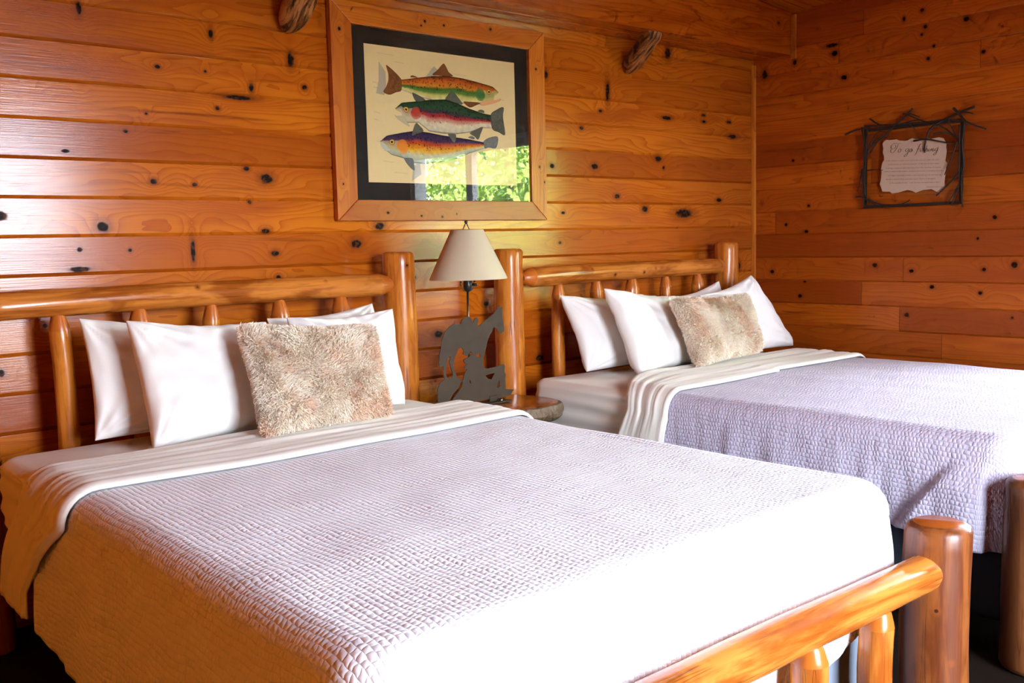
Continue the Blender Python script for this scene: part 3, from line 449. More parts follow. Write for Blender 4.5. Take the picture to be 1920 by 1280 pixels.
def coverlet(name, x0, x1, yh, yf, z, hem, mat, seed, fold=None):
    dxl = x0 < 1
    rE, rc = .075, .10; per = []
    n1 = int(abs(yf-yh)/.014)
    for k in range(n1+1): per.append((x0, yh+(yf+rc-yh)*k/n1, -1, 0))
    for k in range(1, 12): a = math.pi+math.pi/2*k/12; per.append((x0+rc+rc*math.cos(a), yf+rc+rc*math.sin(a), math.cos(a), math.sin(a)))
    n2 = 90
    for k in range(n2+1): per.append((x0+rc+(x1-x0-2*rc)*k/n2, yf, 0, -1))
    for k in range(1, 12): a = 1.5*math.pi+math.pi/2*k/12; per.append((x1-rc+rc*math.cos(a), yf+rc+rc*math.sin(a), math.cos(a), math.sin(a)))
    for k in range(n1+1): per.append((x1, yf+rc+(yh-yf-rc)*k/n1, 1, 0))
    M = len(per); v = []; uv = []; f = []; rows = 0; cx = (x0+x1)/2
    def ztop(x, y): return .008*noise.noise(Vector((x*1.8, y*1.8, seed)))+.0035*noise.noise(Vector((x*6, y*5, seed+4)))
    # inner part from mid line to the edge
    for q in np.linspace(0, 1, 34)[:-1]:
        for (px, py, nx, ny) in per:
            ex, ey = px-nx*rE, py-ny*rE; my = max(ey, yf+.62) if ny < 0 or py < yf+.62 else py
            my = max(py, yf+.62)
            X = cx+(ex-cx)*q; Y = my+(ey-my)*q; v.append((X, Y, z+ztop(X, Y))); uv.append((X, Y))
        rows += 1
    NH = 30
    for j in range(6+NH+1):
        for i, (px, py, nx, ny) in enumerate(per):
            if j <= 6:
                a = math.pi/2*j/6; o = -rE+rE*math.sin(a); zz = z-rE+rE*math.cos(a); arc = -rE+rE*a
            else:
                s_ = (j-6)/NH; H = z-rE-hem(px, py); zz = z-rE-H*s_; arc = -rE+rE*math.pi/2+H*s_; o = .012*math.sin(s_*math.pi*.9)+(.030*s_**.8 if nx < -.5 and dxl else 0)
                o += s_**.9*(.014*noise.noise(Vector((px*5, py*5, seed+9)))+.020*noise.noise(Vector((px*11, py*11, zz*1.5+seed)))+.008*noise.noise(Vector((px*24, py*24, zz*2))))
                o += .004*noise.noise(Vector((px*14, py*14, zz*5)))
                if fold and nx < -.99:
                    line = fold[0]+fold[1]*(z-zz); o += .026/(1+math.exp((py-line)/.003))*min(1, s_*3)
            d = ztop(px, py)
            v.append((px+nx*o, py+ny*o, zz+d)); uv.append((px+nx*(arc), py+ny*(arc)))
        rows += 1
    for j in range(rows-1):
        for i in range(M-1): f.append((j*M+i, (j+1)*M+i, (j+1)*M+i+1, j*M+i+1))
    o = mesh_obj(name, v, f, mat, None, True, uvs=uv)
    bm = bmesh.new(); bm.from_mesh(o.data); bmesh.ops.remove_doubles(bm, verts=bm.verts, dist=.0002); bm.to_mesh(o.data); bm.free()
    for p in o.data.polygons: p.use_smooth = True
    s = o.modifiers.new('thickness', 'SOLIDIFY'); s.thickness = .006; s.offset = -1
    return o
def band(name, x0, x1, ya, yb, z, hem, mat, seed, edge=None):
    """sheet turned down over the coverlet, with pulled ridges across the bed"""
    rE = .085; path = []
    for k in range(16, 0, -1): path.append((x0, -1, 0, 'L', k/16))
    for k in range(8): a = math.pi/2*(1-k/8); path.append((x0+rE-rE*math.sin(a), -math.sin(a), math.cos(a), 'A', rE*math.cos(a)-rE))
    nx = 70
    for k in range(nx+1): path.append((x0+rE+(x1-x0-2*rE)*k/nx, 0, 1, 'T', 0))
    for k in range(1, 9): a = math.pi/2*k/8; path.append((x1-rE+rE*math.sin(a), math.sin(a), math.cos(a), 'A', rE*math.cos(a)-rE))
    for k in range(1, 17): path.append((x1, 1, 0, 'L', k/16))
    M = len(path); NY = 46; v = []; f = []
    for j in range(NY+1):
        t = j/NY
        for i, (x, nx_, nz, kd, q) in enumerate(path):
            side = -1 if x < (x0+x1)/2 else 1
            yy0 = ya+edge[0](x, kd, q, side) if edge else ya; yy1 = yb+(edge[1](x, kd, q, side) if edge else 0)
            y = yy0+(yy1-yy0)*t
            zz = z+q if kd != 'L' else z-rE-(z-rE-hem(y, side))*q
            uu = (x if kd != 'L' else x+side*(z-zz))
            rid = .0013*math.sin(t*27+2.2*noise.noise(Vector((uu*1.1, t*2, seed))))*(.4+.6*noise.noise(Vector((uu*1.7, t*5, seed+3)))+.5)+.005*noise.noise(Vector((uu*1.6, t*7, seed)))+.004*noise.noise(Vector((uu*2.6, t*19, seed)))
            d = .010+rid*min(1, 6*(1-t))
            if t > .955: d *= max(.05, 1-((t-.955)/.045)**2)
            if t < .03: d *= t/.03
            if kd == 'L': d = .010*(.4+.6*(1 if .03 < t < .955 else 0))+(d-.010)*(1-.65*min(1, q*3))+.010*min(1, q*2)*noise.noise(Vector((y*9, zz*2.5, seed)))
            flare = .010*math.sin((q if kd == 'L' else 0)*3.1)+(.034*q**.8 if kd == 'L' and side < 0 and x0 < 1 else 0)
            v.append((x+nx_*(d+flare), y, zz+nz*d+.008*noise.noise(Vector((x*1.8, y*1.8, seed)))*(1 if kd != 'L' else 0)))
    for j in range(NY):
        for i in range(M-1): f.append((j*M+i, j*M+i+1, (j+1)*M+i+1, (j+1)*M+i))
    o = mesh_obj(name, v, f, mat, None, True)
    s = o.modifiers.new('thickness', 'SOLIDIFY'); s.thickness = .005; s.offset = -1
    return o
def pillow(name, TL, TR, BR, BL, T, mat, label, seed, group=None, pull=.05, wr=1.5, cat='pillow', res=54, sag=.012):
    TL, TR, BR, BL = (Vector(p) for p in (TL, TR, BR, BL)); c = (TL+TR+BR+BL)/4
    N = ((TR-TL)+(BR-BL)).cross((TL-BL)+(TR-BR)).normalized()
    if N.y > 0: N = -N
    def pt(u, v, side):
        uu = u*(1-pull*(1-v*v)); vv = v*(1-pull*(1-u*u))
        a, b = (uu+1)/2, (vv+1)/2
        p = BL*(1-a)*(1-b)+BR*a*(1-b)+TL*(1-a)*b+TR*a*b
        prof = (max(0, 1-u**4)*max(0, 1-v**4))**.5; prof = prof**.9*(1+.12*(-v))
        e = max(abs(u), abs(v))
        s = Vector((p.x*3, p.z*3, p.y*3+seed*5.1))
        w = .009*noise.noise(s*1.6)+.005*noise.noise(s*4.5)+.0022*noise.noise(s*11)
        # pull lines radiating from the corners
        cu, cv = (1 if u > 0 else -1), (1 if v > 0 else -1); dist = math.hypot(u-cu, v-cv); ang = math.atan2(v-cv, u-cu)
        w += .0045*math.sin(ang*17+seed)*math.exp(-dist*1.6)*min(1, dist*3)
        w += .003*math.sin(u*21+4*noise.noise(s))*max(0, abs(v)-.55)*2
        return p + N*(side*T*prof + wr*w*min(1, prof*2.2)) + Vector((0, 0, -sag*math.exp(-((u)**2)*2)*max(0, v)))
    v = []; f = []; R = res
    for side in (1, -1):
        for j in range(R+1):
            for i in range(R+1):
                u = math.sin((-1+2*i/R)*math.pi/2*.98)/math.sin(math.pi/2*.98); w = math.sin((-1+2*j/R)*math.pi/2*.98)/math.sin(math.pi/2*.98)
                v.append(pt(u, w, side))
    K = (R+1)**2
    for j in range(R):
        for i in range(R):
            a = j*(R+1)+i; f.append((a, a+1, a+R+2, a+R+1)); f.append((K+a, K+a+R+1, K+a+R+2, K+a+1))
    o = mesh_obj(name, v, f, mat, None, True)
    bm = bmesh.new(); bm.from_mesh(o.data); bmesh.ops.remove_doubles(bm, verts=bm.verts, dist=.0004); bmesh.ops.recalc_face_normals(bm, faces=bm.faces); bm.to_mesh(o.data); bm.free()
    for p in o.data.polygons: p.use_smooth = True
    return tag(o, label, cat, group)
M_fur = NT('cream_and_taupe_fur'); _a = M_fur.n('ShaderNodeVertexColor', layer_name='pattern'); M_fur = M_fur.fin(_a.outputs[0], .75, .15)
M_furbase = plain('fur_backing', (.72, .60, .46), .9, .1)
def fur(base, n, seed, L=.020):
    rg = np.random.RandomState(seed); me = base.data; me.calc_loop_triangles()
    tri = np.zeros(len(me.loop_triangles)*3, dtype=np.int32); me.loop_triangles.foreach_get('vertices', tri); tri = tri.reshape(-1, 3)
    co_ = np.zeros(len(me.vertices)*3); me.vertices.foreach_get('co', co_); co_ = co_.reshape(-1, 3)
    no = np.zeros(len(me.vertices)*3); me.vertices.foreach_get('normal', no); no = no.reshape(-1, 3)
    A, B, D = co_[tri[:, 0]], co_[tri[:, 1]], co_[tri[:, 2]]; ar = np.linalg.norm(np.cross(B-A, D-A), axis=1)
    fn = np.cross(B-A, D-A); fn /= np.linalg.norm(fn, axis=1)[:, None]+1e-12
    w = ar*np.where((no[tri[:, 0]][:, 1] > .5), .12, 1.); w /= w.sum()
    idx = rg.choice(len(tri), n, p=w); r1, r2 = rg.rand(n), rg.rand(n); s = r1+r2 > 1; r1[s] = 1-r1[s]; r2[s] = 1-r2[s]
    P0 = A[idx]+(B-A)[idx]*r1[:, None]+(D-A)[idx]*r2[:, None]
    Nn = no[tri[idx, 0]]*(1-r1-r2)[:, None]+no[tri[idx, 1]]*r1[:, None]+no[tri[idx, 2]]*r2[:, None]; Nn /= np.linalg.norm(Nn, axis=1)[:, None]
    low = np.array([noise.noise_vector(Vector(p)*9+Vector((seed, 0, 0))) for p in P0]); mid = np.array([noise.noise(Vector(p)*26+Vector((0, seed, 0))) for p in P0]); big = np.array([noise.noise(Vector(p)*7.5+Vector((0, 0, seed))) for p in P0])
    dirn = low*1.0+rg.randn(n, 3)*.28+np.array([0, 0, -.30]); dirn -= Nn*(dirn*Nn).sum(1)[:, None]
    dl = L*(.65+.6*rg.rand(n)); tip = P0+Nn*(dl*.62)[:, None]+dirn*(dl*.75)[:, None]; midp = P0+Nn*(dl*.48)[:, None]+dirn*(dl*.28)[:, None]
    sd = np.cross(tip-P0, rg.randn(n, 3)); sd /= np.linalg.norm(sd, axis=1)[:, None]+1e-12; wd = .0011*(.6+.8*rg.rand(n))[:, None]
    V = np.empty((n, 5, 3)); V[:, 0] = P0-sd*wd-Nn*.001; V[:, 1] = P0+sd*wd-Nn*.001; V[:, 2] = midp+sd*wd*.8; V[:, 3] = midp-sd*wd*.8; V[:, 4] = tip
    taupe = np.array([.66, .42, .28]); cream = np.array([1.0, .91, .76]); k = np.clip(.66+1.6*big+1.0*mid+rg.randn(n)*.22, 0, 1)[:, None]
    rootc = taupe*(1-k*.55)+cream*k*.55; tipc = (taupe*1.5)*(1-np.clip(k+.45, 0, 1))+cream*np.clip(k+.45, 0, 1)
    Cc = np.ones((n, 5, 4)); Cc[:, 0, :3] = rootc; Cc[:, 1, :3] = rootc; m_ = (rootc+tipc)/2; Cc[:, 2, :3] = m_; Cc[:, 3, :3] = m_; Cc[:, 4, :3] = tipc
    me2 = bpy.data.meshes.new('fur'); k5 = np.arange(n)*5
    me2.vertices.add(n*5); me2.vertices.foreach_set('co', V.ravel())
    quads = np.stack([k5, k5+1, k5+2, k5+3], 1); tris = np.stack([k5+3, k5+2, k5+4], 1)
    me2.loops.add(n*7); me2.polygons.add(n*2)
    me2.loops.foreach_set('vertex_index', np.concatenate([quads.ravel(), tris.ravel()]).astype(np.int32))
    me2.polygons.foreach_set('loop_start', np.concatenate([np.arange(n)*4, n*4+np.arange(n)*3]).astype(np.int32))
    me2.update(calc_edges=True); me2.validate()
    ca = me2.color_attributes.new('pattern', 'FLOAT_COLOR', 'POINT'); ca.data.foreach_set('color', Cc.astype(np.float32).ravel())
    me2.materials.append(M_fur); o = bpy.data.objects.new('fur', me2); C.objects.link(o); return put(o, base)

def bedding(dx, who, seed, mat, hem_c, hem_b, fold):
    x0, x1 = dx+.70, dx+2.215
    tag(rbox('box_spring', x0+.07, x1-.015, -2.325, -.235, .07, .405, .03, M_box if dx == 0 else M_box_shaded, seed=seed), ('light grey' if dx == 0 else 'shade-darkened grey')+' box spring under the mattress of '+who, 'box spring', 'box springs')
    tag(rbox('mattress', x0, x1, -2.30, -.235, .412, .640, .045, M_sheet, tuck=.007, puff=.006, seed=seed), 'mattress in a white fitted sheet on '+who, 'mattress', 'mattresses')
    tag(coverlet('coverlet', x0-.014, x1+.016, -.82 if dx == 0 else -.96, -2.345, .656, hem_c, mat, seed, fold), 'puckered white coverlet spread over '+who, 'coverlet', 'coverlets')
    if dx == 0:
        def e0(x, kd, q, side): return (.14*q if side < 0 else -.05*q) if kd == 'L' else 0
        def e1(x, kd, q, side): return .015*math.sin(x*3+seed) + ((.24*min(1, q*1.35)**.8 if side < 0 else -.08*q) if kd == 'L' else 0)
    else:
        def e0(x, kd, q, side): return -.20*max(0, 1-(x-x0)/.36)**1.5 + (.10*q if kd == 'L' and side < 0 else 0)
        def e1(x, kd, q, side): return .015*math.sin(x*3+seed)-.03*(side < 0) + (.03*q if kd == 'L' else 0)
    tag(band('turned_down_sheet', x0-.022, x1+.024, -.64, -1.02, .662, hem_b, M_sheet, seed, (e0, e1)), 'white top sheet folded back above the coverlet of '+who, 'sheet', 'folded sheets')
A_, B_ = 'the bed nearest the camera', 'the bed beside the right wall'
def hem1(x, y):
    if x < 1.0 and y > -2.2: return .30-.10*min(1, max(0, (-y-.7)/.5))
    return min(.42, max(.22, .285+(x-1.85)*.27))
def hem2(x, y):
    return .335 if (x < 3.0 and y > -2.2) else .31
bedding(0, A_, 1, M_coverlet, hem1, lambda y, s: .30, None)
bedding(2.18, B_, 2, M_coverlet_shaded, hem2, lambda y, s: .33, (-2.24, .80))
G1, G2 = 'pillows on the near bed', 'pillows on the far bed'
pillow('pillow', (0.971, -0.26, 1.045), (1.58, -.27, .985), (1.60, -.38, .652), (0.961, -0.37, 0.668), .060, M_pillow, 'white pillow at the left rear of the near bed, leaning on the log spindles', 1, G1)
pillow('pillow', (1.055, -0.44, 1.040), (1.54, -.40, 1.00), (1.56, -.56, .660), (1.055, -0.60, 0.653), .070, M_pillow, 'white pillow at the left front of the near bed, beside the fur cushion', 2, G1)
pillow('pillow', (1.62, -.25, 1.00), (2.067, -0.25, 1.028), (2.09, -.36, .655), (1.64, -.36, .655), .045, M_pillow, 'white pillow at the right rear of the near bed, only its pointed corner showing', 3, G1)
pillow('pillow', (1.62, -.40, 1.010), (2.067, -0.39, 1.012), (2.02, -.52, .665), (1.60, -.54, .665), .060, M_pillow, 'white pillow at the right front of the near bed, half behind the fur cushion', 4, G1)
c1 = pillow('fur_cushion', (1.350, -.60, 1.01), (1.842, -.60, .970), (1.800, -.76, .692), (1.325, -.79, .692), .050, M_furbase, 'square cream and taupe fur cushion on the near bed', 5, None, pull=.035, cat='cushion', wr=1.6)
fur(c1, 46000, 3)
pillow('pillow', (3.063, -0.26, 1.006), (3.70, -.26, .97), (3.72, -.38, .652), (3.106, -0.38, 0.660), .062, M_pillow, 'white pillow at the left rear of the far bed, nearest the log spindles', 6, G2)
pillow('pillow', (3.162, -0.44, 1.036), (3.72, -.41, .97), (3.76, -.56, .660), (3.208, -0.60, 0.651), .070, M_pillow, 'white pillow at the left front of the far bed, beside its fur cushion', 7, G2)
pillow('pillow', (3.80, -.25, .95), (4.237, -0.25, 1.020), (4.24, -.35, .655), (3.80, -.35, .655), .042, M_pillow, 'white pillow at the right rear of the far bed, peaking above the fur', 8, G2)
pillow('pillow', (3.90, -.39, .965), (4.354, -0.37, 1.048), (4.550, -0.50, 0.661), (3.90, -.50, .660), .058, M_pillow, 'white pillow at the right front of the far bed against the right wall side', 9, G2)
c2 = pillow('fur_cushion', (3.431, -0.60, 0.978), (4.027, -0.58, 0.963), (3.972, -0.70, 0.703), (3.444, -0.74, 0.686), .045, M_furbase, 'square cream and taupe fur cushion on the far bed', 10, None, pull=.035, cat='cushion', wr=1.6)
fur(c2, 40000, 9)

# ---------------------------------------------------------------- nightstand and lamp
ns = thing('nightstand', 'live-edge slab nightstand between the two beds, under the lamp', 'nightstand', (2.56, -.34, 0))
out = [(2.325, -.24), (2.45, -.10), (2.60, -.075), (2.73, -.10), (2.785, -.20), (2.822, -.29), (2.842, -.39), (2.832, -.48), (2.77, -.553), (2.67, -.585), (2.57, -.575), (2.48, -.59), (2.38, -.56), (2.31, -.45)]
def smooth_loop(pts, n=6):
    r = []; N = len(pts)
    for i in range(N):
        p0, p1, p2, p3 = (Vector(pts[(i+k-1) % N]) for k in range(4))
        for k in range(n):
            t = k/n; r.append(.5*((2*p1)+(p2-p0)*t+(2*p0-5*p1+4*p2-p3)*t*t+(3*p1-p0-3*p2+p3)*t**3))
    return r
lp = smooth_loop(out); M = len(lp); cc = sum(lp, Vector((0, 0)))/M; v = []; f = []; mi = []
lay = [(.580, -.010), (.576, .0), (.560, .010), (.545, .016), (.530, .010), (.514, -.010), (.505, -.03)]
for z, o_ in lay:
    for k, p in enumerate(lp):
        d = (p-cc).normalized(); w = o_+(.012*noise.noise(Vector((p.x*9, p.y*9, z*30)))+.007*noise.noise(Vector((p.x*40, p.y*40, z*9))) if z < .579 else 0)
        bump_ = .016*math.exp(-((p.x-2.86)**2+(p.y+.42)**2)/.002)*math.exp(-((z-.54)/.02)**2)
        v.append((p.x+d.x*(w+bump_), p.y+d.y*(w+bump_), z))
for j in range(len(lay)-1):
    for k in range(M): f.append((j*M+k, (j+1)*M+k, (j+1)*M+(k+1) % M, j*M+(k+1) % M)); mi.append(1)
f.append(tuple(range(M))); mi.append(0); f.append(tuple((len(lay)-1)*M+k for k in reversed(range(M)))); mi.append(1)
o = mesh_obj('table_top', v, f, [M_slab, M_bark], ns, True, mi, autos=.6)
log('stump_leg', (2.56, -.33, 0), (2.56, -.33, .506), .13, M_darkpost, ns, 60, lump=.06)
# lamp
LX, LY = 2.463, -.350
lamp = thing('table_lamp', 'table lamp with linen shade and steel cutout of a horse and resting cowboy', 'lamp', (LX, LY, .58))
cu = bpy.data.curves.new('silhouette', 'CURVE'); cu.dimensions = '2D'; cu.fill_mode = 'BOTH'; cu.extrude = .0015
for loop in FIG:
    sp = cu.splines.new('POLY'); sp.points.add(len(loop)-1); sp.use_cyclic_u = True
    for i, (x, z) in enumerate(loop): sp.points[i].co = (x, z, 0, 1)
tmp = bpy.data.objects.new('tmp', cu); C.objects.link(tmp); bpy.context.view_layer.update()
me = bpy.data.meshes.new_from_object(tmp.evaluated_get(bpy.context.evaluated_depsgraph_get())); C.objects.unlink(tmp)
me.name = 'silhouette_plate'; me.transform(Matrix.Translation((0, LY, 0)) @ Matrix.Rotation(math.pi/2, 4, 'X')); me.materials.clear(); me.materials.append(M_rust)
o = bpy.data.objects.new('silhouette_plate', me); C.objects.link(o); put(o, lamp)
mb = MB(); mb.box((2.33, LY-.030, .5815), (2.66, LY+.045, .588)); mb.box((2.34, LY-.004, .588), (2.40, LY+.006, .612)); mb.box((2.56, LY-.004, .588), (2.62, LY+.006, .612)); mb.obj('base', M_rust, lamp, bevel=.001)
for x in (2.405, 2.605): MB().lathe([(0, 0), (.009, 0), (.011, .006), (.008, .012), (0, .013)], (x, LY-.022, .588), 12).obj('foot_knob', M_brass, lamp, True)
MB().tube([(LX+.003, LY+.008, .60), (LX+.003, LY+.008, .90), (LX, LY+.002, 1.06)], .0048, 10).obj('stem', M_brass, lamp, True)
MB().lathe([(0, 0), (.012, .002), (.018, .012), (.019, .03), (.017, .045), (.019, .05), (.019, .07), (0, .07)], (LX, LY, 1.055), 20).obj('socket', M_black, lamp, True, autos=.6)
MB().tube([(LX+.012, LY-.012, 1.083), (LX+.026, LY-.026, 1.081)], .006, 10).obj('switch', M_black, lamp, True)
mb = MB()
for s in (-1, 1):
    mb.tube([(LX+s*.006, LY, 1.055), (LX+s*.022, LY, 1.060), (LX+s*.034, LY, 1.075), (LX+s*.036, LY, 1.10), (LX+s*.040, LY, 1.18), (LX+s*.038, LY, 1.25), (LX+s*.018, LY, 1.285), (LX, LY, 1.292)], .0018, 6)
    mb.tube([(LX+s*.0355, LY, 1.080), (LX+s*.0355, LY, 1.098)], .0042, 8)
mb.obj('harp', M_brass, lamp, True)
MB().lathe([(0, -.055), (.018, -.045), (.030, -.02), (.031, .0), (.024, .025), (.014, .045), (.013, .06), (0, .06)][::-1], (LX, LY, 1.205), 16).obj('bulb', plain('frosted_bulb', (.7, .7, .66), .3), lamp, True)
mb = MB(); mb.lathe([(.158, -.003), (.159, 0), (.067, .195), (.066, .197), (.064, .195), (.156, 0), (.157, -.003)], (LX+.004, LY, 1.108), 64)
for k in range(3):
    a = k*2*math.pi/3+.3; mb.tube([(LX+.004+.063*math.cos(a), LY+.063*math.sin(a), 1.296), (LX, LY, 1.294)], .0012, 6)
sh = mb.obj('lamp_shade', M_shade, lamp, True)
MB().tube([(LX-.020, LY, 1.299), (LX-.003, LY, 1.330)], .0022, 8).tube([(LX+.020, LY, 1.299), (LX+.003, LY, 1.330)], .0022, 8).lathe([(0, -.007), (.005, -.005), (.0075, 0), (.005, .005), (0, .007)], (LX, LY, 1.336), 14).obj('finial', M_dkmetal, lamp, True)

# ---------------------------------------------------------------- framed trout print
pic = thing('framed_picture', 'large pine framed print of three trout in a black mat, above the lamp', 'picture', (2.63, -.015, 1.355))
X0, X1, Z0, Z1 = 2.060, 3.205, 1.352, 2.225; I0, I1, J0, J1 = 2.157, 3.110, 1.438, 2.138
def frame_piece(quad, mat):
    d0, d1 = -.004, -.034; vs = [(x, d0, z) for x, z in quad]+[(x, d1, z) for x, z in quad]
    o = mesh_obj('frame_rail' if mat is M_frameh else 'frame_stile', vs, [(0, 1, 2, 3), (7, 6, 5, 4), (0, 4, 5, 1), (1, 5, 6, 2), (2, 6, 7, 3), (3, 7, 4, 0)], mat, pic, False)
    bm = bmesh.new(); bm.from_mesh(o.data); bmesh.ops.recalc_face_normals(bm, faces=bm.faces); bm.to_mesh(o.data); bm.free()
    b = o.modifiers.new('bevel', 'BEVEL'); b.width = .0025; b.segments = 2
g_ = .0006
frame_piece([(X0+g_, Z0), (X1-g_, Z0), (I1-g_, J0), (I0+g_, J0)], M_frameh); frame_piece([(X0+g_, Z1), (X1-g_, Z1), (I1-g_, J1), (I0+g_, J1)], M_frameh)
frame_piece([(X0, Z0+g_), (X0, Z1-g_), (I0, J1-g_), (I0, J0+g_)], M_framev); frame_piece([(X1, Z0+g_), (X1, Z1-g_), (I1, J1-g_), (I1, J0+g_)], M_framev)
MB().box((I0-.005, -.012, J0-.005), (I1+.005, -.006, J1+.005)).obj('mat_board', M_mat, pic)
pr = MB().box((2.224, -.0135, 1.511), (3.033, -.0121, 2.071)).obj('print', M_paper, pic)
MB().box((I0-.003, -.0245, J0-.003), (I1+.003, -.0225, J1+.003)).obj('glass', M_pglass, pic)
YP = -.0136
def wl(p, lift): # print plane shift: measured 0.03 m off the wall, seen on the sheet
    return (p[0]+(p[0])*(.0164/3.47)*1.0, YP-lift, p[1]+(p[1]-1.25)*(.0164/3.47))
def interp(pts, x):
    for a, b in zip(pts, pts[1:]):
        if (a[0]-x)*(b[0]-x) <= 0 and a[0] != b[0]:
            t = (x-a[0])/(b[0]-a[0]); return a[1]+(b[1]-a[1])*t
    return pts[0][1] if abs(x-pts[0][0]) < abs(x-pts[-1][0]) else pts[-1][1]
def lerp3(stops, t):
    for (a, ca_), (b, cb) in zip(stops, stops[1:]):
        if t <= b: k = (t-a)/(b-a); k = k*k*(3-2*k); return [ca_[i]+(cb[i]-ca_[i])*k for i in range(3)]
    return stops[-1][1]
FC = {'A': [(0, (.22, .035, .008)), (.22, (.55, .12, .012)), (.40, (.60, .22, .02)), (.50, (.06, .16, .02)), (.62, (.10, .22, .04)), (.78, (.62, .56, .16)), (1, (.70, .62, .40))],
      'B': [(0, (.012, .05, .018)), (.26, (.02, .09, .04)), (.38, (.06, .04, .06)), (.50, (.42, .02, .025)), (.62, (.60, .28, .20)), (.75, (.72, .62, .44)), (1, (.62, .55, .42))],
      'C': [(0, (.02, .018, .07)), (.24, (.06, .03, .09)), (.36, (.50, .06, .02)), (.50, (.72, .24, .01)), (.62, (.78, .44, .03)), (.76, (.62, .62, .42)), (1, (.36, .44, .40))]}
def dens(pts, n):
    pts = [Vector(p) for p in pts]; r = []
    for a, b in zip(pts, pts[1:]): r += [a+(b-a)*k/n for k in range(n)]
    return r+[pts[-1]]
def catmull(pts, n=7):
    P_ = [Vector(p) for p in pts]; P_ = [2*P_[0]-P_[1]]+P_+[2*P_[-1]-P_[-2]]; r = []
    for i in range(1, len(P_)-2):
        p0, p1, p2, p3 = P_[i-1:i+3]
        for k in range(n): t = k/n; r.append(.5*((2*p1)+(p2-p0)*t+(2*p0-5*p1+4*p2-p3)*t*t+(3*p1-p0-3*p2+p3)*t**3))
    return r+[P_[-2]]
def fish(key, lift, name):
    d = FISH[key]; left = key != 'A'; xs = [p[0] for p in d['top']]; xa, xb = min(xs), max(xs); nx, ny = 230, 60; v = []; c = []; f = []
    hx, tx = (xa, xb) if left else (xb, xa)
    for i in range(nx+1):
        x = hx+(tx-hx)*i/nx; s = i/nx; zt = interp(d['top'], x); zb = interp(d['bot'], x)
        if s < .06: q = (s/.06)**.6; nose = d['top'][0][1]-.01; zb = nose+(zb-nose)*q; zt = nose+(zt-nose)*max(q, .35)
        for j in range(ny+1):
            t = j/ny; z = zt+(zb-zt)*t; ww = .05*noise.noise(Vector((x*14, z*14, 2))); col = lerp3(FC[key], min(1, max(0, t+ww)))
            n_ = noise.noise(Vector((x*60, z*60, 3))); col = [max(0, q_*(1+.22*n_)) for q_ in col]
            cell = noise.voronoi(Vector((x*95, z*95, 5)), distance_metric='DISTANCE'); dd = cell[0][0]
            lim = .30 if t < .55 else (.2 if t < .75 else 0)
            if dd < lim and s > .16: col = [q_*.22 for q_ in col]
            if s < .25:   # head and gill cover
                hs = s/.25; gx = (hs-.80)/.20; gz = (t-.55)/.30
                if gx*gx+gz*gz < 1:
                    gc = {'A': (.05, .20, .05), 'B': (.50, .05, .03), 'C': (.80, .25, .03)}[key]; kk = 1-(gx*gx+gz*gz)*.4; col = [col[q_]*(1-kk)+gc[q_]*kk for q_ in range(3)]
                elif t > .30 and hs < .75: hc = {'A': (.55, .45, .18), 'B': (.50, .42, .26), 'C': (.42, .42, .30)}[key]; col = [q_*.35+h_*.65 for q_, h_ in zip(col, hc)]
                ex, ez = (hs-.42)/.085, (t-.36)/.12; e2 = ex*ex+ez*ez
                if e2 < 1: col = (.01, .01, .01) if e2 < .25 else (.75, .45, .05)
                elif e2 < 1.5: col = (.10, .05, .03)
            ed = min(t, 1-t)
            if ed < .035: col = [q_*.45 for q_ in col]
            v.append(wl((x, z), lift)); c.append((*col, 1))
    for i in range(nx):
        for j in range(ny):
            a = i*(ny+1)+j; f.append((a, a+1, a+ny+2, a+ny+1) if left else (a, a+ny+1, a+ny+2, a+1))
    fins = [('tail', d['tail'])]+[('fin', q) for q in d['fins']]+[('jaw', d['jaw'])]
    for nm, pts in fins:
        pts = [Vector(p) for p in pts]; pts = catmull([pts[-1]]+pts+[pts[0]], 6); pts = pts[6:-1]; ctr = sum(pts, Vector((0, 0)))/len(pts); k0 = len(v)
        rootp = Vector((tx, (interp(d['top'], tx)+interp(d['bot'], tx))/2)) if nm == 'tail' else (pts[0]+pts[-1])/2
        basec = {'A': (.20, .07, .02), 'B': (.11, .12, .09), 'C': (.16, .17, .16)}[key] if nm != 'jaw' else {'A': (.60, .28, .15), 'B': (.42, .34, .24), 'C': (.40, .42, .34)}[key]
        R = 12
        for r_ in range(R+1):
            for p in pts:
                q = ctr+(p-ctr)*(r_/R); an = math.atan2(q.y-rootp.y, q.x-rootp.x)
                ray_ = .55+.45*abs(math.sin(an*(38 if nm == 'tail' else 30))) if nm != 'jaw' else 1; lim = .5 if r_ == R else 1
                v.append(wl((q.x, q.y), lift+.00006*(1+r_/R))); c.append((*[b_*ray_*1.35*lim for b_ in basec], 1))
        K = len(pts)
        for r_ in range(R):
            for k in range(K): f.append((k0+r_*K+k, k0+r_*K+(k+1) % K, k0+(r_+1)*K+(k+1) % K, k0+(r_+1)*K+k))
    o = mesh_obj(name, v, f, M_pat, pr, False, cols=c); return o
for key, lf, lab in (('A', .0002, 'orange-backed trout facing right'), ('C', .0004, 'blue-backed trout facing left, lowest of the three'), ('B', .0007, 'green-backed trout with a red stripe facing left')):
    fish(key, lf, 'trout_drawing')['label'] = lab
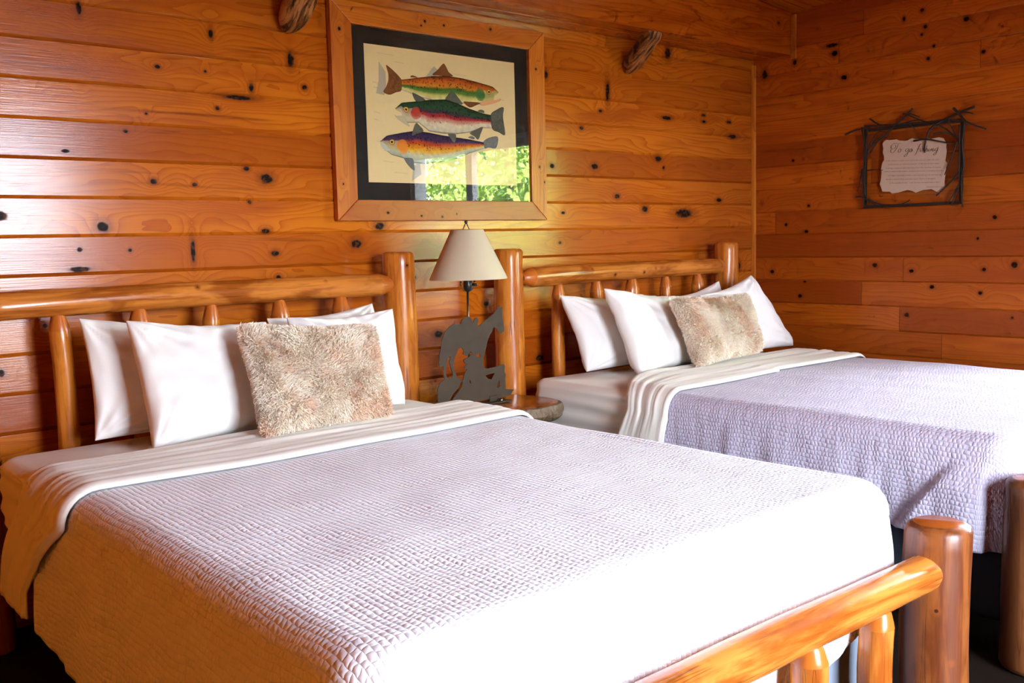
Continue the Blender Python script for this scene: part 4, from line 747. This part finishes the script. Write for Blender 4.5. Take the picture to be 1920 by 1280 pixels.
# pale pencil sketches and grey tail shapes behind the fish
mb = MB()
def ribbon(mb, pts, w, plane, m=0):
    """flat calligraphic ribbon; plane(a, b) -> 3D; w(direction) -> half width"""
    P_ = [Vector(p) for p in pts]; vs = []; fs = []
    for i, p in enumerate(P_):
        t = (P_[min(i+1, len(P_)-1)]-P_[max(i-1, 0)]).normalized(); n_ = Vector((-t.y, t.x)); ww = w(t, i/(len(P_)-1)); vs += [plane(*(p+n_*ww)), plane(*(p-n_*ww))]
    for i in range(len(P_)-1): fs.append((2*i, 2*i+1, 2*i+3, 2*i+2))
    mb.add(vs, fs, m)
rr = random.Random(5)
for (x, z, L_) in ((2.285, 2.040, .085), (2.37, 2.012, .05), (2.26, 1.80, .03), (2.262, 1.77, .02), (2.27, 1.68, .04), (2.30, 1.60, .05), (2.55, 2.0, .09), (2.68, 1.99, .07), (2.86, 1.935, .05), (2.93, 1.90, .04), (2.26, 1.92, .03), (2.265, 1.90, .025), (2.35, 1.555, .07)):
    pts = [(x+L_*k/24, z+.0035*math.sin(k*2.1+x*90)*rr.uniform(.4, 1)-.004*k/24) for k in range(25)]
    mb = MB(); ribbon(mb, pts, lambda t, s: .0005, lambda a, b: (a, YP-.00012, b)); mb.obj('pencil_note', M_pencil, pr)

mb = MB()
for q in ([(2.293, 2.005), (2.325, 1.965), (2.325, 1.91), (2.315, 1.87), (2.275, 1.875), (2.29, 1.93)], [(2.53, 1.965), (2.575, 2.013), (2.60, 1.995), (2.58, 1.965)], [(2.44, 1.52), (2.49, 1.55), (2.485, 1.60), (2.45, 1.585)]):
    MB().add([(x, YP-.0001, z) for x, z in q], [tuple(range(len(q)))]).obj('fin_sketch', M_wash, pr)

# ---------------------------------------------------------------- twig framed saying on the right wall
sg = thing('twig_frame', 'dark twig and metal frame holding a torn-edged fishing saying, on the right wall', 'sign', (4.885, -.985, 1.38))
XF = 4.862; fy0, fy1, fz0, fz1 = -1.250, -.724, 1.385, 1.800
mb = MB()
for a, b in (((XF-.007, fy0, fz0), (XF+.007, fy1, fz0+.014)), ((XF-.007, fy0, fz1-.016), (XF+.007, fy1, fz1)), ((XF-.007, fy0, fz0+.014), (XF+.007, fy0+.014, fz1-.016)), ((XF-.007, fy1-.014, fz0+.014), (XF+.007, fy1, fz1-.016))): mb.box(a, b)
mb.obj('metal_frame', M_iron, sg, bevel=.001)
MB().box((XF+.0005, fy0+.013, fz0+.013), (XF+.0030, fy1-.013, fz1-.015)).obj('glass', M_glass, sg)
for k, (w, pts) in enumerate(TWIGS):
    xd = XF-.012-.004*(k % 4); p3 = []
    cp = catmull(pts, 5)
    for i, q in enumerate(cp):
        j_ = .0016*noise.noise(Vector((q[0]*70, q[1]*70, k))); p3.append((xd+j_*1.5, q[0]+j_, q[1]+j_))
    MB().tube(p3, w*.0020, 7, rfun=lambda s, k=k: (1.12-.5*s)*(1+.18*noise.noise(Vector((s*22, k, 0))))).obj('twig', M_twig, sg, True)
XPp = XF-.0004
cu = bpy.data.curves.new('torn', 'CURVE'); cu.dimensions = '2D'; cu.fill_mode = 'BOTH'; cu.extrude = .0004
sp = cu.splines.new('POLY'); pts = []
for i in range(len(PAPER)):
    a, b = Vector(PAPER[i]), Vector(PAPER[(i+1) % len(PAPER)])
    for k in range(4): q = a+(b-a)*k/4; pts.append((-q.x+.0011*noise.noise(Vector((q.x*300, q.y*300, 0))), q.y+.0011*noise.noise(Vector((q.x*300, q.y*300, 7)))))
sp.points.add(len(pts)-1); sp.use_cyclic_u = True
for i, p in enumerate(pts): sp.points[i].co = (p[0], p[1], 0, 1)
tmp = bpy.data.objects.new('tmp', cu); C.objects.link(tmp); bpy.context.view_layer.update()
me = bpy.data.meshes.new_from_object(tmp.evaluated_get(bpy.context.evaluated_depsgraph_get())); C.objects.unlink(tmp); me.name = 'torn_paper'
WM = Matrix(((0, 0, -1, 0), (-1, 0, 0, 0), (0, 1, 0, 0), (0, 0, 0, 1)))   # text plane -> right wall, reading left to right towards -y
me.transform(Matrix.Translation((XPp, 0, 0)) @ WM); me.materials.clear(); me.materials.append(M_parch)
pap = bpy.data.objects.new('torn_paper', me); C.objects.link(pap); put(pap, sg)
mb = MB()
for s_ in SCRIPT:
    ribbon(mb, catmull(s_, 6), lambda t, s: .0005+.0013*abs(t.y)**1.6*math.sin(min(1, max(0, s))*math.pi)**.5, lambda a, b: (XPp-.0008, a, b))
mb.obj('heading_lettering', M_ink, pap)
TEXT = ["\u201cis the chance to wash one\u2019s soul with pure air, with the rush", "of the brook, or with the shimmer of the sun on blue water.", "It brings meekness and inspiration from the decency of nature,",
        "charity toward tackle-makers, patience toward fish, a mockery of profits", "and egos, a quieting of hate, a rejoicing that you do not have to", "decide a darned thing until next week. And it is discipline", "in the equality of men \u2014 for all men are equal before fish.\u201d", "Herbert Hoover"]
allv = []; allf = []
for line, (ya, za, yb2, zb2) in zip(TEXT, LINES):
    fc = bpy.data.curves.new('line', 'FONT'); fc.body = line; fc.size = 1; fc.resolution_u = 2
    tmp = bpy.data.objects.new('tmp', fc); C.objects.link(tmp); bpy.context.view_layer.update()
    m_ = bpy.data.meshes.new_from_object(tmp.evaluated_get(bpy.context.evaluated_depsgraph_get())); C.objects.unlink(tmp)
    w = max(v_.co.x for v_ in m_.vertices); s = abs(ya-yb2)/w; hh = .0092
    k0 = len(allv)
    for v_ in m_.vertices: fx = v_.co.x/w; allv.append((XPp-.0008, ya+(yb2-ya)*fx, za+(zb2-za)*fx-.0030+v_.co.y*hh*1.05))
    for p in m_.polygons: allf.append(tuple(k0+i for i in p.vertices))
mesh_obj('small_lettering', allv, allf, M_inkgrey, pap, False)

# ---------------------------------------------------------------- log braces under the ledge
def brace(x, label, seed, wid=.055, zlow=2.07, lean=.0):
    v = []; f = []; n = 20; N = 14; top = Vector((x+lean, -.218, 2.262)); bot = Vector((x, -.012, zlow)); ax = (bot-top)
    for j in range(N+1):
        t = j/N; c = top+ax*t; endr = 1. if t < .62 else math.sqrt(max(.04, 1-((t-.62)/.42)**2))
        for k in range(n):
            th = 2*math.pi*k/n; ct, st_ = math.cos(th), math.sin(th); sq = (abs(ct)**3.2+abs(st_)**3.2)**(-1/3.2)
            d = sq*(1+.10*noise.noise(Vector((ct*1.5, st_*1.5, t*2+seed)))+.05*noise.noise(Vector((ct*6, st_*6, t*1.2+seed))))
            px = c.x+wid*endr*d*ct; q = .036*endr*d*st_
            py = c.y+q*.75; pz = c.z+q*.70
            if t == 0: pz = 2.262
            v.append((px, min(py, -.001), min(pz, 2.262)))
    for j in range(N):
        for k in range(n): f.append((j*n+k, (j+1)*n+k, (j+1)*n+(k+1) % n, j*n+(k+1) % n))
    f.append(tuple(range(n))); f.append(tuple(N*n+k for k in reversed(range(n))))
    o = mesh_obj('log_brace', v, f, M_brace, None, True, autos=.8); tag(o, label, 'bracket', 'log braces under the ledge')
M_brace = NT('weathered_log'); _P = M_brace.vmath('MULTIPLY', M_brace.coords(), (70, 9, 9)); _n = M_brace.noise(_P, 1, 5, .7, .5); M_brace.bump(_n, .8, .006)
M_brace = M_brace.fin(M_brace.ramp(_n, [(.42, (.035, .010, .003)), (.49, (.22, .070, .014)), (.57, (.46, .19, .055))]), .4, .4)
brace(3.80, 'weathered log brace under the ledge, right of the framed print', 3, .052, 2.10, -.03)
brace(1.885, 'weathered log brace under the ledge, left of the framed print', 8, .058, 2.08)
